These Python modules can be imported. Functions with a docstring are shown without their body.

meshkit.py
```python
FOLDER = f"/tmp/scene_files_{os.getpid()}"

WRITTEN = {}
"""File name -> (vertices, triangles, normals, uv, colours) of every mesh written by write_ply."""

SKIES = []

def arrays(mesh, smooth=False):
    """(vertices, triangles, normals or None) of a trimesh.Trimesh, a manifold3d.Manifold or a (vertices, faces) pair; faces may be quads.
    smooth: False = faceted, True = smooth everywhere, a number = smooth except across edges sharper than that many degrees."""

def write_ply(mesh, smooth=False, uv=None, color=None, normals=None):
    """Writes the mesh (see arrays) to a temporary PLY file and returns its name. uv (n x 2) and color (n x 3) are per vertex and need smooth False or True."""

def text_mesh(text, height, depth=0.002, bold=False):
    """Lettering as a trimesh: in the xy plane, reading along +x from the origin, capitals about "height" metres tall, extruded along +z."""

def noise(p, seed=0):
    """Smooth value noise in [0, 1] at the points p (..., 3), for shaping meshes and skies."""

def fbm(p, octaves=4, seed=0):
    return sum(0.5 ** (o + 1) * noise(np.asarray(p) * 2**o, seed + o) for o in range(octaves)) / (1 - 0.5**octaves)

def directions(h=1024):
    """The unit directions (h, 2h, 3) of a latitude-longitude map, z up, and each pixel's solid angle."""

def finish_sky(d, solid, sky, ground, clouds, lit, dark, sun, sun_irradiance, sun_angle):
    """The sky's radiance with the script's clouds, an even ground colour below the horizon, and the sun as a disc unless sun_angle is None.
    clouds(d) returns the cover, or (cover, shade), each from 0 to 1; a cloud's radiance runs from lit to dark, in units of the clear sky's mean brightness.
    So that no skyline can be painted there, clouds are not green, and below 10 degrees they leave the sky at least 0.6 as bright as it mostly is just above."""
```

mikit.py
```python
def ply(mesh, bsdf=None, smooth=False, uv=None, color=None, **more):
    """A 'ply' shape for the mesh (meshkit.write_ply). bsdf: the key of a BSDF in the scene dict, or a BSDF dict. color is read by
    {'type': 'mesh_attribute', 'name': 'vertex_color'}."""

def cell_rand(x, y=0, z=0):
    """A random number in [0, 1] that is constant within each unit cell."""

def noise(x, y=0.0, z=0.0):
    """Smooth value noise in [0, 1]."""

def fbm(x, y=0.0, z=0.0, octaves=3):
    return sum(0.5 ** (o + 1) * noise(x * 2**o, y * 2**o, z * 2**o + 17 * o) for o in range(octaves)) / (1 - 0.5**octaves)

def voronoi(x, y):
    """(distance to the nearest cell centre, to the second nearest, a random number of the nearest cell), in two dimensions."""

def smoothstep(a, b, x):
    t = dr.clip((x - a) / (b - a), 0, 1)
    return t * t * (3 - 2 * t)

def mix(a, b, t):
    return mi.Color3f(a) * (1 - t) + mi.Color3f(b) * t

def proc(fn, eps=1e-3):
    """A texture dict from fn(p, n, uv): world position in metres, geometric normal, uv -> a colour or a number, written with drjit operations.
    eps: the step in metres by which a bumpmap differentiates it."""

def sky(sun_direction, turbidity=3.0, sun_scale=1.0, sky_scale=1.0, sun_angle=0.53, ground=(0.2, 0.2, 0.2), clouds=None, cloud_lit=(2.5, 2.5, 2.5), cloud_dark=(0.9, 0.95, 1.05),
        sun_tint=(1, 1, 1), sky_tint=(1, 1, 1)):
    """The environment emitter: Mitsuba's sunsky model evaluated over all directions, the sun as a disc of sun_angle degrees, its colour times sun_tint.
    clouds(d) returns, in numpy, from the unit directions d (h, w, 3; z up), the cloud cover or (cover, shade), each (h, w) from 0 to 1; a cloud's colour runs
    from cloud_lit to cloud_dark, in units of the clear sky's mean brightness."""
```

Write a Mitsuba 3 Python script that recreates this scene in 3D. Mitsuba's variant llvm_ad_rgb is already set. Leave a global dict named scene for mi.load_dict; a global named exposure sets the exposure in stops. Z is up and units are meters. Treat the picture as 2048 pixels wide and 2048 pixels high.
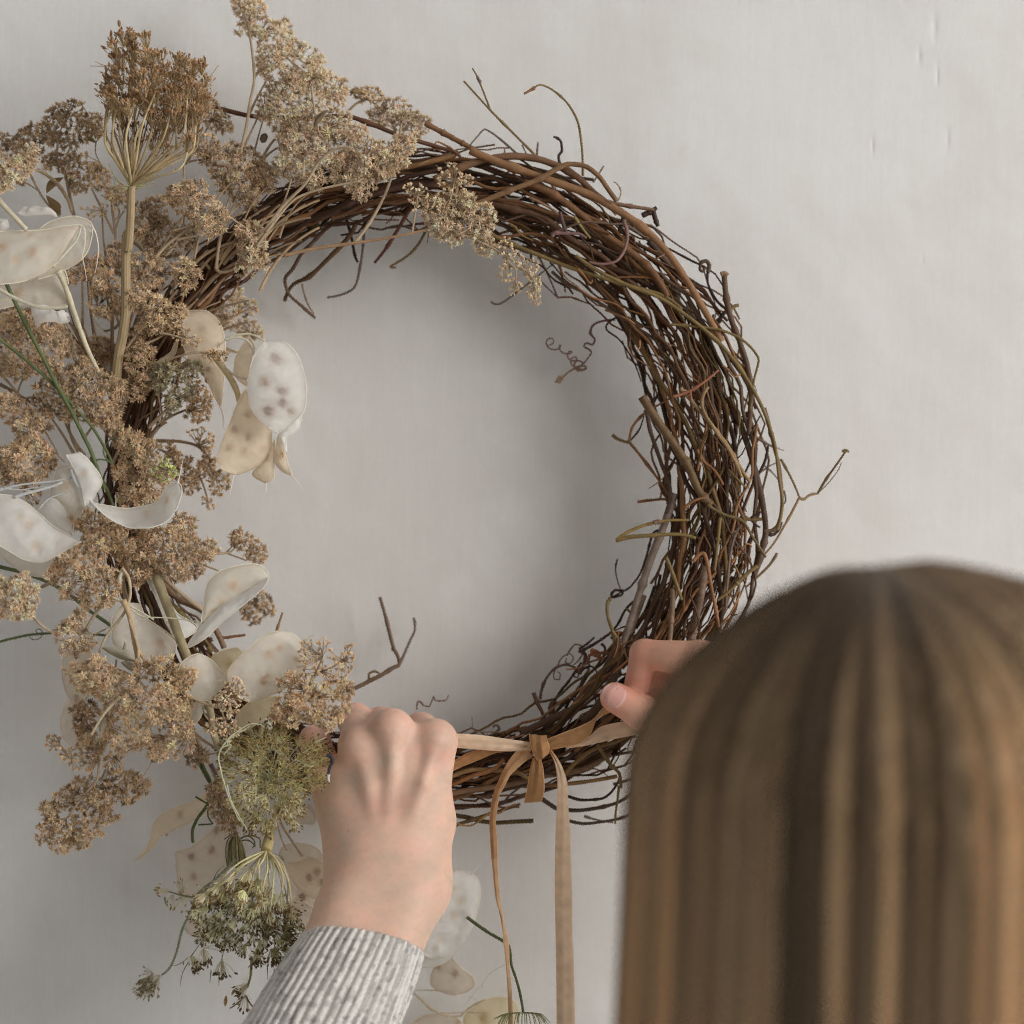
import math
import numpy as np
import mitsuba as mi
import drjit as dr
import mikit
import meshkit
from scipy.interpolate import PchipInterpolator
from scipy.sparse import coo_matrix
from scipy.sparse.csgraph import connected_components
from scipy.spatial import cKDTree
import shapely

# ------------------------------------------------------------------ camera, light, exposure
S = 0.000273            # metres per photograph pixel on the focus plane
CAM_Y, FOCUS = -1.10, 1.0
exposure = 0.04
T4 = mi.ScalarTransform4f
scene = {"type": "scene"}
labels = {}
scene["camera"] = {"type": "thinlens", "fov": math.degrees(2 * math.atan(1024 * S / FOCUS)), "fov_axis": "x",
                   "aperture_radius": 0.0057, "focus_distance": FOCUS, "near_clip": 0.02, "far_clip": 20.0,
                   "to_world": T4().look_at(origin=[0, CAM_Y, 0], target=[0, 0, 0], up=[0, 0, 1])}
# a tall window to the right of the wall is the key light; the room's own bounce is a weak even light
scene["window_light"] = {"type": "rectangle",
                         "to_world": T4().look_at(origin=[3.0, -1.85, 0.66], target=[0.0, -0.05, 0.1], up=[0, 0, 1]) @ T4().scale([1.05, 0.94, 1]),
                         "emitter": {"type": "area", "radiance": {"type": "rgb", "value": [9.2, 9.03, 8.88]}}}
labels["window_light"] = {"label": "soft daylight window to the right of the wall", "category": "window", "kind": "structure"}
scene["room_bounce"] = {"type": "constant", "radiance": {"type": "rgb", "value": [0.315, 0.306, 0.299]}}

# ------------------------------------------------------------------ helpers
RNG = np.random.default_rng(7)
CROPS = {"A": (0, 0, 3.7734), "B": (400, 0, 3.7734), "C": (0, 400, 3.7734), "D": (300, 500, 3.7734), "E": (0, 850, 3.7734),
         "F": (300, 1050, 3.7734), "G": (50, 1250, 3.7734), "H": (250, 1500, 3.7734), "I": (580, 1380, 4.83), "J": (500, 1736, 3.7734),
         "K": (850, 1200, 3.7734), "L": (900, 100, 3.7734), "M": (1050, 400, 2.9723), "N": (1150, 850, 3.5127), "P": (700, 1650, 3.7734),
         "X": (0, 0, 1.0)}


def px(s):
    """'B 1,2 3,4' -> photograph pixels (n, 2)."""
    t = s.split()
    x0, y0, k = CROPS[t[0]]
    return np.array([[float(v) for v in w.split(",")] for w in t[1:]]) / k + [x0, y0]


def at(p, y):
    """Photograph pixels at depth y -> points in metres."""
    p = np.atleast_2d(p)
    y = np.broadcast_to(np.asarray(y, float), (len(p),))
    k = S * (y - CAM_Y) / FOCUS
    return np.stack([(p[:, 0] - 1024) * k, y, (1024 - p[:, 1]) * k], 1)


def unit(v):
    return v / np.maximum(np.linalg.norm(v, axis=-1, keepdims=True), 1e-12)


USED = {}


def numbered(name):
    USED[name] = USED.get(name, -1) + 1
    return name if USED[name] == 0 else f"{name}_{USED[name]:03d}"


def thing(name, label, category, group=None):
    k = numbered(name)
    labels[k] = {"label": label, "category": category}
    if group:
        labels[k]["group"] = group
    return k


def sub(parent, name):
    return numbered(parent + "__" + name)


UV_COLOURED = {"bark", "straw", "floret", "velvet", "leaf_skin"}


def pack(c, f):
    """A mesh's own colours as uv (which, unlike vertex colours, lets the renderer join its meshes): u = brightness,
    v = the number of a hue, one for each connected piece."""
    n = len(c)
    e = np.vstack([f[:, :2], f[:, 1:]])
    lab = connected_components(coo_matrix((np.ones(len(e), bool), (e[:, 0], e[:, 1])), shape=(n, n)), directed=False)[1]
    m = np.stack([np.bincount(lab, c[:, k]) for k in range(3)], 1)
    m = m / np.maximum(m.sum(1, keepdims=True), 1e-9)
    q = np.clip(np.round((m[:, :2] - [0.25, 0.2]) / [0.5, 0.25] * 31), 0, 31)
    return np.column_stack([c.sum(1) / 3, ((q[:, 0] * 32 + q[:, 1] + 0.5) / 1024)[lab]])


def unpack(p, n, uv):
    i = dr.floor(uv.y * 1024)
    r = dr.floor(i / 32)
    r, g = 0.25 + 0.5 * r / 31, 0.2 + 0.25 * (i - 32 * r) / 31
    return mi.Color3f(r, g, dr.maximum(1 - r - g, 0.02)) * dr.clip(uv.x * 3, 0, 2.4)


class MB:
    def __init__(self):
        self.v, self.f, self.c, self.n = [], [], [], 0

    def add(self, v, f, c):
        v = np.asarray(v, float)
        self.v.append(v)
        self.f.append(np.asarray(f, int) + self.n)
        self.c.append(np.broadcast_to(np.asarray(c, float), (len(v), 3)))
        self.n += len(v)

    def emit(self, key, bsdf, smooth=True, kind=None):
        if not self.n:
            return None
        v, f, c = np.concatenate(self.v), np.concatenate(self.f), np.concatenate(self.c)
        if bsdf in UV_COLOURED:
            scene[key] = mikit.ply((v, f), bsdf, smooth, uv=pack(c, f))
        else:
            scene[key] = mikit.ply((v, f), bsdf, smooth, color=c)
        if kind:
            labels.setdefault(key, {})["kind"] = kind
        return key


def spline(p, n):
    p = np.asarray(p, float)
    t = np.r_[0, np.cumsum(np.sqrt(np.maximum(np.linalg.norm(np.diff(p, axis=0), axis=1), 1e-9)))]
    return PchipInterpolator(t, p)(np.linspace(0, t[-1], n))


def resample(p, n, sub_=8):
    """Smooth curve through p, n points evenly spaced along it."""
    q = spline(p, max(len(p) * sub_, n))
    t = np.r_[0, np.cumsum(np.linalg.norm(np.diff(q, axis=0), axis=1))]
    u = np.linspace(0, t[-1], n)
    return np.stack([np.interp(u, t, q[:, k]) for k in range(q.shape[1])], 1)


def tube(p, r, n=6):
    p = np.asarray(p, float)
    m = len(p)
    r = np.broadcast_to(np.asarray(r, float), (m,))
    tan = unit(np.gradient(p, axis=0))
    a = np.array([0.31, -0.84, 0.44])
    a = unit(a - tan[0] * (a @ tan[0]))
    fr = np.empty((m, 3))
    for i in range(m):
        a = a - tan[i] * (a @ tan[i])
        a = a / max(np.linalg.norm(a), 1e-9)
        fr[i] = a
    bi = np.cross(tan, fr)
    ang = np.arange(n) / n * 2 * np.pi
    v = p[:, None] + r[:, None, None] * (np.cos(ang)[None, :, None] * fr[:, None] + np.sin(ang)[None, :, None] * bi[:, None])
    i, j = np.meshgrid(np.arange(m - 1), np.arange(n), indexing="ij")
    q = np.stack([i * n + j, i * n + (j + 1) % n, (i + 1) * n + (j + 1) % n, (i + 1) * n + j], -1).reshape(-1, 4)
    f = np.vstack([q[:, [0, 1, 2]], q[:, [0, 2, 3]]])
    v = np.vstack([v.reshape(-1, 3), p[:1], p[-1:]])
    k = np.arange(n)
    f = np.vstack([f, np.stack([np.full(n, m * n), (k + 1) % n, k], 1), np.stack([np.full(n, m * n + 1), (m - 1) * n + k, (m - 1) * n + (k + 1) % n], 1)])
    return v, f


def tubes(P, r, n=3):
    """Many tubes at once: P (k, m, 3), r (k,) or (k, m)."""
    P = np.asarray(P, float)
    k, m, _ = P.shape
    r = np.asarray(r, float)
    r = np.broadcast_to(r[:, None] if r.ndim == 1 else r, (k, m))
    tan = unit(np.gradient(P, axis=1))
    ref = np.where(np.abs(tan[:, :1, 1:2]) < 0.9, np.array([0, 1.0, 0]), np.array([1.0, 0, 0]))
    a = unit(np.cross(tan, np.broadcast_to(ref, tan.shape)))
    b = np.cross(tan, a)
    ang = np.arange(n) / n * 2 * np.pi
    v = P[:, :, None] + r[..., None, None] * (np.cos(ang)[:, None] * a[:, :, None] + np.sin(ang)[:, None] * b[:, :, None])
    i, j = np.meshgrid(np.arange(m - 1), np.arange(n), indexing="ij")
    q = np.stack([i * n + j, i * n + (j + 1) % n, (i + 1) * n + (j + 1) % n, (i + 1) * n + j], -1).reshape(-1, 4)
    f = np.vstack([q[:, [0, 1, 2]], q[:, [0, 2, 3]]])
    return v.reshape(-1, 3), (f[None] + (np.arange(k) * m * n)[:, None, None]).reshape(-1, 3)


def quad_curves(a, b, c, m):
    t = np.linspace(0, 1, m)[None, :, None]
    return a[:, None] * (1 - t) ** 2 + b[:, None] * 2 * t * (1 - t) + c[:, None] * t ** 2


def frame(z):
    """Rotation matrices (k, 3, 3) whose third column is z, with random spin."""
    z = unit(z)
    x = unit(np.cross(z, unit(RNG.normal(size=z.shape))))
    return np.stack([x, np.cross(z, x), z], -1)


def stamp(mb, v, f, c, R, s, o, tint):
    """Copies of one small mesh: rotations R (k,3,3), scales s (k,), places o (k,3), tint (k,3) times the mesh's own colours."""
    k = len(o)
    vv = np.einsum("kij,nj->kni", R, v) * s[:, None, None] + o[:, None]
    mb.add(vv.reshape(-1, 3), (f[None] + (np.arange(k) * len(v))[:, None, None]).reshape(-1, 3), np.clip(c[None] * tint[:, None], 0, 0.95).reshape(-1, 3))


def twosided(d):
    return {"type": "twosided", "bsdf": d}


VC = {"type": "mesh_attribute", "name": "vertex_color"}


def bumped(d, fn, scale, eps=2e-4):
    return {"type": "bumpmap", "arbitrary": mikit.proc(fn, eps), "scale": scale, "bsdf": d}


UVC = mikit.proc(unpack)
scene["bark"] = twosided({"type": "principled", "base_color": UVC, "roughness": 0.55, "specular": 0.22})
scene["straw"] = twosided({"type": "principled", "base_color": UVC, "roughness": 0.7, "specular": 0.25})
scene["floret"] = twosided({"type": "principled", "base_color": UVC, "roughness": 0.8, "specular": 0.15})
# papery pods: uv = (brightness, how much of the seeds' stain)
POD_TONES = {"cream": ((0.93, 0.875, 0.765), (0.66, 0.43, 0.22)), "silver": ((0.93, 0.91, 0.86), (0.66, 0.47, 0.27)), "grey": ((0.87, 0.85, 0.795), (0.40, 0.265, 0.20)),
             "tan": ((0.90, 0.775, 0.59), (0.50, 0.32, 0.20)), "yellow": ((0.90, 0.81, 0.58), (0.64, 0.45, 0.2)), "clear": ((0.84, 0.755, 0.64), (0.52, 0.34, 0.22))}
for tn_, (pc, sc_) in POD_TONES.items():
    scene["pod_skin_" + tn_] = {"type": "principledthin", "base_color": mikit.proc(lambda p, n, uv, pc=pc, sc_=sc_: dr.minimum(mikit.mix(pc, sc_, dr.clip(uv.y, 0, 1)) * uv.x, 0.93)),
                                "roughness": 0.38, "diff_trans": 0.8, "spec_trans": {"clear": 0.3, "cream": 0.22, "silver": 0.06, "grey": 0.24, "tan": 0.18, "yellow": 0.15}[tn_], "sheen": 0.25, "eta": 1.4}
scene["leaf_skin"] = {"type": "principledthin", "base_color": UVC, "roughness": 0.6, "diff_trans": 0.5, "eta": 1.35}
# ------------------------------------------------------------------ wall
DENTS = [(px("X 1869,55"), 7, 26), (px("X 1838,112"), 5, 16), (px("X 1895,278"), 5, 18), (px("X 84,28"), 5, 7), (px("X 1745,290"), 4, 18), (px("X 1875,150"), 4, 20), (px("X 1846,520"), 4, 8), (px("X 668,1195"), 4, 5)]
DENTS = [(at(p, 0.0)[0], a * S, b * S) for p, a, b in DENTS]


def wall_relief(p, n, uv):
    h = 0.15 * mikit.fbm(p.x * 650, p.z * 60 + 3 * mikit.noise(p.x * 40, p.z * 20), 3.0, 3) + 0.22 * mikit.fbm(p.x * 1500, p.z * 130, 1.0, 2) + 0.25 * mikit.noise(p.x * 300, p.z * 1600, 5.0)
    h += 2.2 * mikit.fbm(p.x * 34 + 12 * mikit.noise(p.x * 3, p.z * 3, 2.0), p.z * 16, 8.0, 3)
    for c, a, b in DENTS:
        h -= 2.6 * dr.exp(-dr.square((p.x - c[0]) / a) - dr.square((p.z - c[2]) / b))
    return h


def wall_colour(p, n, uv):
    t = 0.7 * mikit.fbm(p.x * 14, p.z * 9, 4.0, 4) + 0.3 * mikit.fbm(p.x * 60 + p.z * 45, p.z * 38 - p.x * 20, 1.0, 3)
    g = 0.6 * mikit.fbm(p.x * 1700, p.z * 240, 9.0, 2) + 0.4 * mikit.noise(p.x * 500, p.z * 2300, 2.0)
    c = mikit.mix((0.715, 0.70, 0.665), (0.765, 0.757, 0.728), mikit.smoothstep(0.3, 0.7, t))
    return c * (0.955 + 0.09 * g) * (0.978 + 0.044 * mikit.fbm(p.x * 420 + 2 * mikit.noise(p.z * 30, p.x * 50), p.z * 22, 6.0, 3))


scene["wall_paint"] = twosided(bumped({"type": "principled", "base_color": mikit.proc(wall_colour), "roughness": 0.75, "specular": 0.25}, wall_relief, 0.00016, 3e-4))
gx, gz = np.linspace(-1.3, 1.5, 190), np.linspace(-1.2, 1.2, 160)
wx, wz = np.meshgrid(gx, gz)
wp = np.stack([wx, 0 * wx, wz], -1).reshape(-1, 3)
wp[:, 1] = 0.0045 * (meshkit.fbm(wp * [6, 1, 5] + 3.3, 3, 5) - 0.5)
ii, jj = np.meshgrid(np.arange(159), np.arange(189), indexing="ij")
wq = np.stack([ii * 190 + jj, ii * 190 + jj + 1, (ii + 1) * 190 + jj + 1, (ii + 1) * 190 + jj], -1).reshape(-1, 4)
scene["wall"] = mikit.ply((wp, wq), "wall_paint", True)
labels["wall"] = {"label": "pale grey brushed plaster wall behind the wreath", "category": "wall", "kind": "structure"}


# ------------------------------------------------------------------ person
def surface_nets(fn, lo, hi, h):
    """Triangle mesh of fn = 0 (negative inside) in the box."""
    lo, hi = np.asarray(lo, float), np.asarray(hi, float)
    n = np.ceil((hi - lo) / h).astype(int) + 1
    ax = [lo[k] + h * np.arange(n[k]) for k in range(3)]
    D = np.empty(n, np.float32)
    for i in range(n[0]):
        g = np.stack(np.meshgrid([ax[0][i]], ax[1], ax[2], indexing="ij"), -1).reshape(-1, 3)
        D[i] = fn(g).reshape(n[1], n[2])
    neg = D < 0
    cnt = np.zeros(n - 1, np.int32)
    acc = np.zeros((*(n - 1), 3))
    num = np.zeros(n - 1)
    off = list(np.ndindex(2, 2, 2))
    sl = lambda o: tuple(slice(o[k], n[k] - 1 + o[k]) for k in range(3))
    for o in off:
        cnt += neg[sl(o)]
    for o in off:
        for k in range(3):
            if o[k] == 0:
                q = list(o)
                q[k] = 1
                a, b = D[sl(o)], D[sl(q)]
                cross = (a < 0) != (b < 0)
                t = np.where(cross, a / np.where(cross, a - b, 1), 0)
                for m in range(3):
                    acc[..., m] += np.where(cross, t if m == k else o[m], 0)
                num += cross
    active = num > 0
    idx = np.full(n - 1, -1)
    idx[active] = np.arange(active.sum())
    cell = np.stack(np.nonzero(active), 1)
    V = lo + h * (cell + acc[active] / num[active][:, None])
    F = []
    for k in range(3):
        u, w = (k + 1) % 3, (k + 2) % 3
        a = neg[tuple(slice(0, n[m] - 1) if m == k else slice(1, n[m] - 1) for m in range(3))]
        b = neg[tuple(slice(1, n[m]) if m == k else slice(1, n[m] - 1) for m in range(3))]
        c = np.stack(np.nonzero(a != b), 1)
        flip = a[tuple(c.T)]
        base = c.copy()
        for m in (u, w):
            base[:, m] += 1
        quad = []
        for du, dw in ((-1, -1), (0, -1), (0, 0), (-1, 0)):
            q = base.copy()
            q[:, u] += du
            q[:, w] += dw
            quad.append(idx[tuple(q.T)])
        quad = np.stack(quad, 1)
        quad = np.where(flip[:, None], quad, quad[:, ::-1])
        F.append(quad)
    F = np.concatenate(F)
    return V, np.vstack([F[:, [0, 1, 2]], F[:, [0, 2, 3]]])


def cone(p, a, b, ra, rb):
    ab = b - a
    t = np.clip(((p - a) @ ab) / max(ab @ ab, 1e-12), 0, 1)
    return np.linalg.norm(p - a - t[:, None] * ab, axis=1) - (ra + (rb - ra) * t)


def smin(a, b, k):
    h = np.clip(0.5 + 0.5 * (b - a) / k, 0, 1)
    return b * (1 - h) + a * h - k * h * (1 - h)


def chain(p, pts, rad, k=0.003):
    d = None
    for i in range(len(pts) - 1):
        e = cone(p, pts[i], pts[i + 1], rad[i], rad[i + 1])
        d = e if d is None else smin(d, e, k)
    return d


def J3(s, ys):
    return at(px(s), np.asarray(ys, float))


# left hand, seen on its back: knuckles at the top, fingers closing round the far side of the wreath
WRI = J3("I 975,1900", [-0.112])[0]
L_ELB = np.array([-0.168, -0.31, -0.40])
L_SHO, R_SHO = np.array([-0.035, -0.56, -0.31]), np.array([0.285, -0.56, -0.31])
MC = {"index": (J3("I 1180,1700 1400,500", [-0.103, -0.098]), (0.0145, 0.0122)),
      "middle": (J3("I 980,1720 985,395", [-0.105, -0.1025]), (0.0135, 0.0112)),
      "ring": (J3("I 790,1720 665,545", [-0.1045, -0.1]), (0.0135, 0.0106)),
      "little": (J3("I 630,1700 372,850", [-0.101, -0.093]), (0.0140, 0.0112))}
FIN = {"index": (J3("I 1395,500 1265,385 1240,560 1260,690", [-0.098, -0.062, -0.040, -0.044]), (0.0110, 0.0092, 0.0082, 0.0072)),
       "middle": (J3("I 985,395 875,335 880,520 900,660", [-0.1025, -0.062, -0.038, -0.040]), (0.0110, 0.0094, 0.0084, 0.0074)),
       "ring": (J3("I 672,545 628,292 640,470 660,620", [-0.1, -0.068, -0.040, -0.040]), (0.0100, 0.0091, 0.0080, 0.0070)),
       "little": (J3("I 372,850 238,490 300,600 380,700", [-0.093, -0.074, -0.048, -0.044]), (0.0094, 0.0082, 0.0072, 0.0064))}
THUMB_L = (J3("I 1180,1800 1345,1280 1375,820 1330,580", [-0.098, -0.088, -0.072, -0.058]), (0.0150, 0.0135, 0.0105, 0.0085))
TEND = [(J3("I 1400,500 1290,900 1110,1400", [-0.1082, -0.1152, -0.1142]), 0.0025), (J3("I 990,430 985,800 930,1350", [-0.1115, -0.1156, -0.1146]), 0.0022),
        (J3("I 690,600 760,950 850,1400", [-0.1080, -0.1148, -0.1138]), 0.0021)]
F_DIR = unit(L_ELB - WRI)
SIDE = unit(np.cross(F_DIR, [0, -1.0, 0.25]))


def left_hand(p):
    palm = None
    for a, r in MC.values():
        e = cone(p, a[0], a[1], *r)
        palm = e if palm is None else smin(palm, e, 0.010)
    for m, n_ in (("index", "middle"), ("middle", "ring"), ("ring", "little")):
        (a0, ra), (a1, rb) = MC[m], MC[n_]
        a, e = (a0[0] + a1[0]) / 2, (a0[1] * 0.66 + a0[0] * 0.34 + a1[1] * 0.66 + a1[0] * 0.34) / 2
        palm = smin(palm, cone(p, a, e, (ra[0] + rb[0]) / 2 + 0.0002, (ra[1] + rb[1]) / 2 + 0.0003), 0.009)
        web = (a0[1] * 0.9 + a0[0] * 0.1 + a1[1] * 0.9 + a1[0] * 0.1) / 2
        palm = smin(palm, cone(p, e, web, (ra[1] + rb[1]) / 2 + 0.0002, (ra[1] + rb[1]) / 2 - 0.0019), 0.006)
    palm = smin(palm, chain(p, *THUMB_L), 0.016)
    fore = smin(cone(p, WRI + SIDE * 0.0105, L_ELB + SIDE * 0.012, 0.0192, 0.026), cone(p, WRI - SIDE * 0.0105, L_ELB - SIDE * 0.012, 0.0192, 0.025), 0.012)
    palm = smin(palm, fore, 0.022)
    bump = J3("J 690,300", [-0.128])[0]
    palm = smin(palm, np.linalg.norm(p - bump, axis=1) - 0.0105, 0.012)
    for a, r in TEND:
        palm = smin(palm, chain(p, a, (r, r * 0.9, r * 0.3)), 0.0058)
    d = palm
    for nme, (a, r) in FIN.items():
        d = smin(d, chain(p, a, r, 0.004), 0.0028)
    for nme in ("index", "middle", "ring"):
        k = MC[nme][0][1] + [0, -0.0035, 0.0015]
        d = smin(d, np.linalg.norm(p - k, axis=1) - 0.0088, 0.0065)
    return d


# right hand, pinching the ribbon between thumb and bent forefinger, mostly behind the hair
R_WRI = at(px("X 1600,1560"), -0.125)[0]
R_ELB = np.array([0.335, -0.345, -0.29])
R_TH = (J3("K 1435,735 1640,850 1950,1020 2330,1200", [-0.092, -0.092, -0.1, -0.115]), (0.0084, 0.0092, 0.0104, 0.0135))
R_IN = (J3("K 1600,640 1655,405 2080,455", [-0.083, -0.086, -0.100]), (0.0072, 0.0078, 0.0105))
R_MC = [(J3(f"K {2080 + 90 * i},{455 + 70 * i} 2500,1300", [-0.1 + 0.018 * i, -0.118 + 0.006 * i]), (0.0112, 0.0135)) for i in range(4)]
R_FI = [(J3(f"K {2080 + 90 * i},{455 + 70 * i} {1700 + 70 * i},{520 + 60 * i} {1640 + 80 * i},{760 + 50 * i}", [-0.1 + 0.018 * i, -0.078 + 0.016 * i, -0.072 + 0.012 * i]), (0.0105, 0.0085, 0.0072)) for i in range(1, 4)]


def right_hand(p):
    d = None
    for a, r in R_MC:
        e = cone(p, a[0], a[1], *r)
        d = e if d is None else smin(d, e, 0.009)
    d = smin(d, cone(p, R_WRI, R_ELB, 0.0265, 0.036), 0.02)
    d = smin(d, cone(p, R_MC[1][0][1], R_WRI, 0.018, 0.024), 0.02)
    d = smin(d, chain(p, *R_TH, 0.004), 0.004)
    for a, r in [R_IN] + R_FI:
        d = smin(d, chain(p, a, r, 0.0025), 0.0016)
    return d


HC = np.array([0.1285, -0.55, -0.080])       # head centre
HD = HC + [0, 0, -0.042]


def head_body(p):
    q = (p - HD) / [0.070, 0.086, 0.094]
    d = (np.linalg.norm(q, axis=1) - 1) * 0.075
    d = smin(d, cone(p, HD + [0, 0.040, -0.055], HD + [0, 0.058, -0.092], 0.045, 0.024), 0.03)     # jaw and chin
    d = smin(d, cone(p, HD + [0, 0.086, 0.0], HD + [0, 0.104, -0.034], 0.007, 0.011), 0.010)         # nose
    for s in (-1, 1):
        d = smin(d, np.linalg.norm((p - HD - [s * 0.072, -0.008, -0.012]) / [0.5, 1, 1.6], axis=1) - 0.018, 0.005)   # ears
        d = smin(d, cone(p, HD + [s * 0.014, 0.083, 0.012], HD + [s * 0.044, 0.072, 0.013], 0.0075, 0.006), 0.008)     # brow
        d = -smin(-d, np.linalg.norm(p - HD - [s * 0.031, 0.088, -0.006], axis=1) - 0.011, 0.008)                  # eye socket
        d = smin(d, np.linalg.norm(p - HD - [s * 0.031, 0.071, -0.006], axis=1) - 0.0118, 0.002)                  # eyeball and lids
    d = smin(d, cone(p, HD + [-0.018, 0.087, -0.060], HD + [0.018, 0.087, -0.060], 0.0055, 0.0055), 0.004)          # lips
    d = smin(d, cone(p, HD + [-0.015, 0.086, -0.069], HD + [0.015, 0.086, -0.069], 0.006, 0.006), 0.003)
    d = smin(d, cone(p, HD + [0, -0.012, -0.06], HD + [0, -0.02, -0.17], 0.052, 0.056), 0.02)                      # neck
    d = smin(d, torso(p) + 0.012, 0.03)
    d = smin(d, cone(p, L_SHO, L_ELB, 0.042, 0.034), 0.02)
    d = smin(d, cone(p, R_SHO, R_ELB, 0.042, 0.036), 0.02)
    d = smin(d, cone(p, L_ELB, WRI, 0.033, 0.019), 0.01)
    return smin(d, cone(p, R_ELB, R_WRI, 0.034, 0.022), 0.01)


def torso(p):
    c = 0.5 * (L_SHO + R_SHO)
    d = cone(p, L_SHO, R_SHO, 0.062, 0.062)
    for s in (-1, 1):
        d = smin(d, cone(p, c + [s * 0.075, 0.0, -0.05], c + [s * 0.07, 0.0, -0.36], 0.085, 0.078), 0.05)
        d = smin(d, cone(p, c + [s * 0.07, 0.075, -0.14], c + [s * 0.06, 0.05, -0.2], 0.045, 0.05), 0.05)
        d = smin(d, cone(p, c + [s * 0.08, -0.01, -0.42], c + [s * 0.09, -0.01, -0.52], 0.088, 0.085), 0.06)
    return smin(d, cone(p, c + [0, 0, 0.0], c + [0, 0.0, 0.05], 0.07, 0.055), 0.05)


SKIN_SPOTS = [(J3("I 575,1350", [-0.113])[0], 0.0011, (0.20, 0.09, 0.05)), (J3("I 1592,1075", [-0.098])[0], 0.0008, (0.28, 0.13, 0.09)),
              (J3("I 755,665", [-0.108])[0], 0.0009, (0.55, 0.12, 0.09)), (J3("I 785,700", [-0.108])[0], 0.0009, (0.55, 0.14, 0.10))]
RED = [(MC[k][0][1], 0.011, 0.55) for k in ("index", "middle", "ring")] + [(FIN[k][0][1], 0.012, 0.7) for k in ("index", "middle", "ring", "little")] + \
      [(J3("I 890,1150", [-0.115])[0], 0.007, 0.4), (J3("I 1080,1080", [-0.115])[0], 0.006, 0.5), (J3("I 1400,620", [-0.108])[0], 0.008, 0.5),
       (R_TH[0][0], 0.012, 0.8), (R_IN[0][1], 0.011, 0.8), (R_IN[0][0], 0.010, 0.5)]
VEINS = [J3("I 900,620 900,900 870,1100 700,1300 640,1600", [-0.113] * 5), J3("I 600,800 660,1100 700,1300", [-0.112] * 3)]


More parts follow.
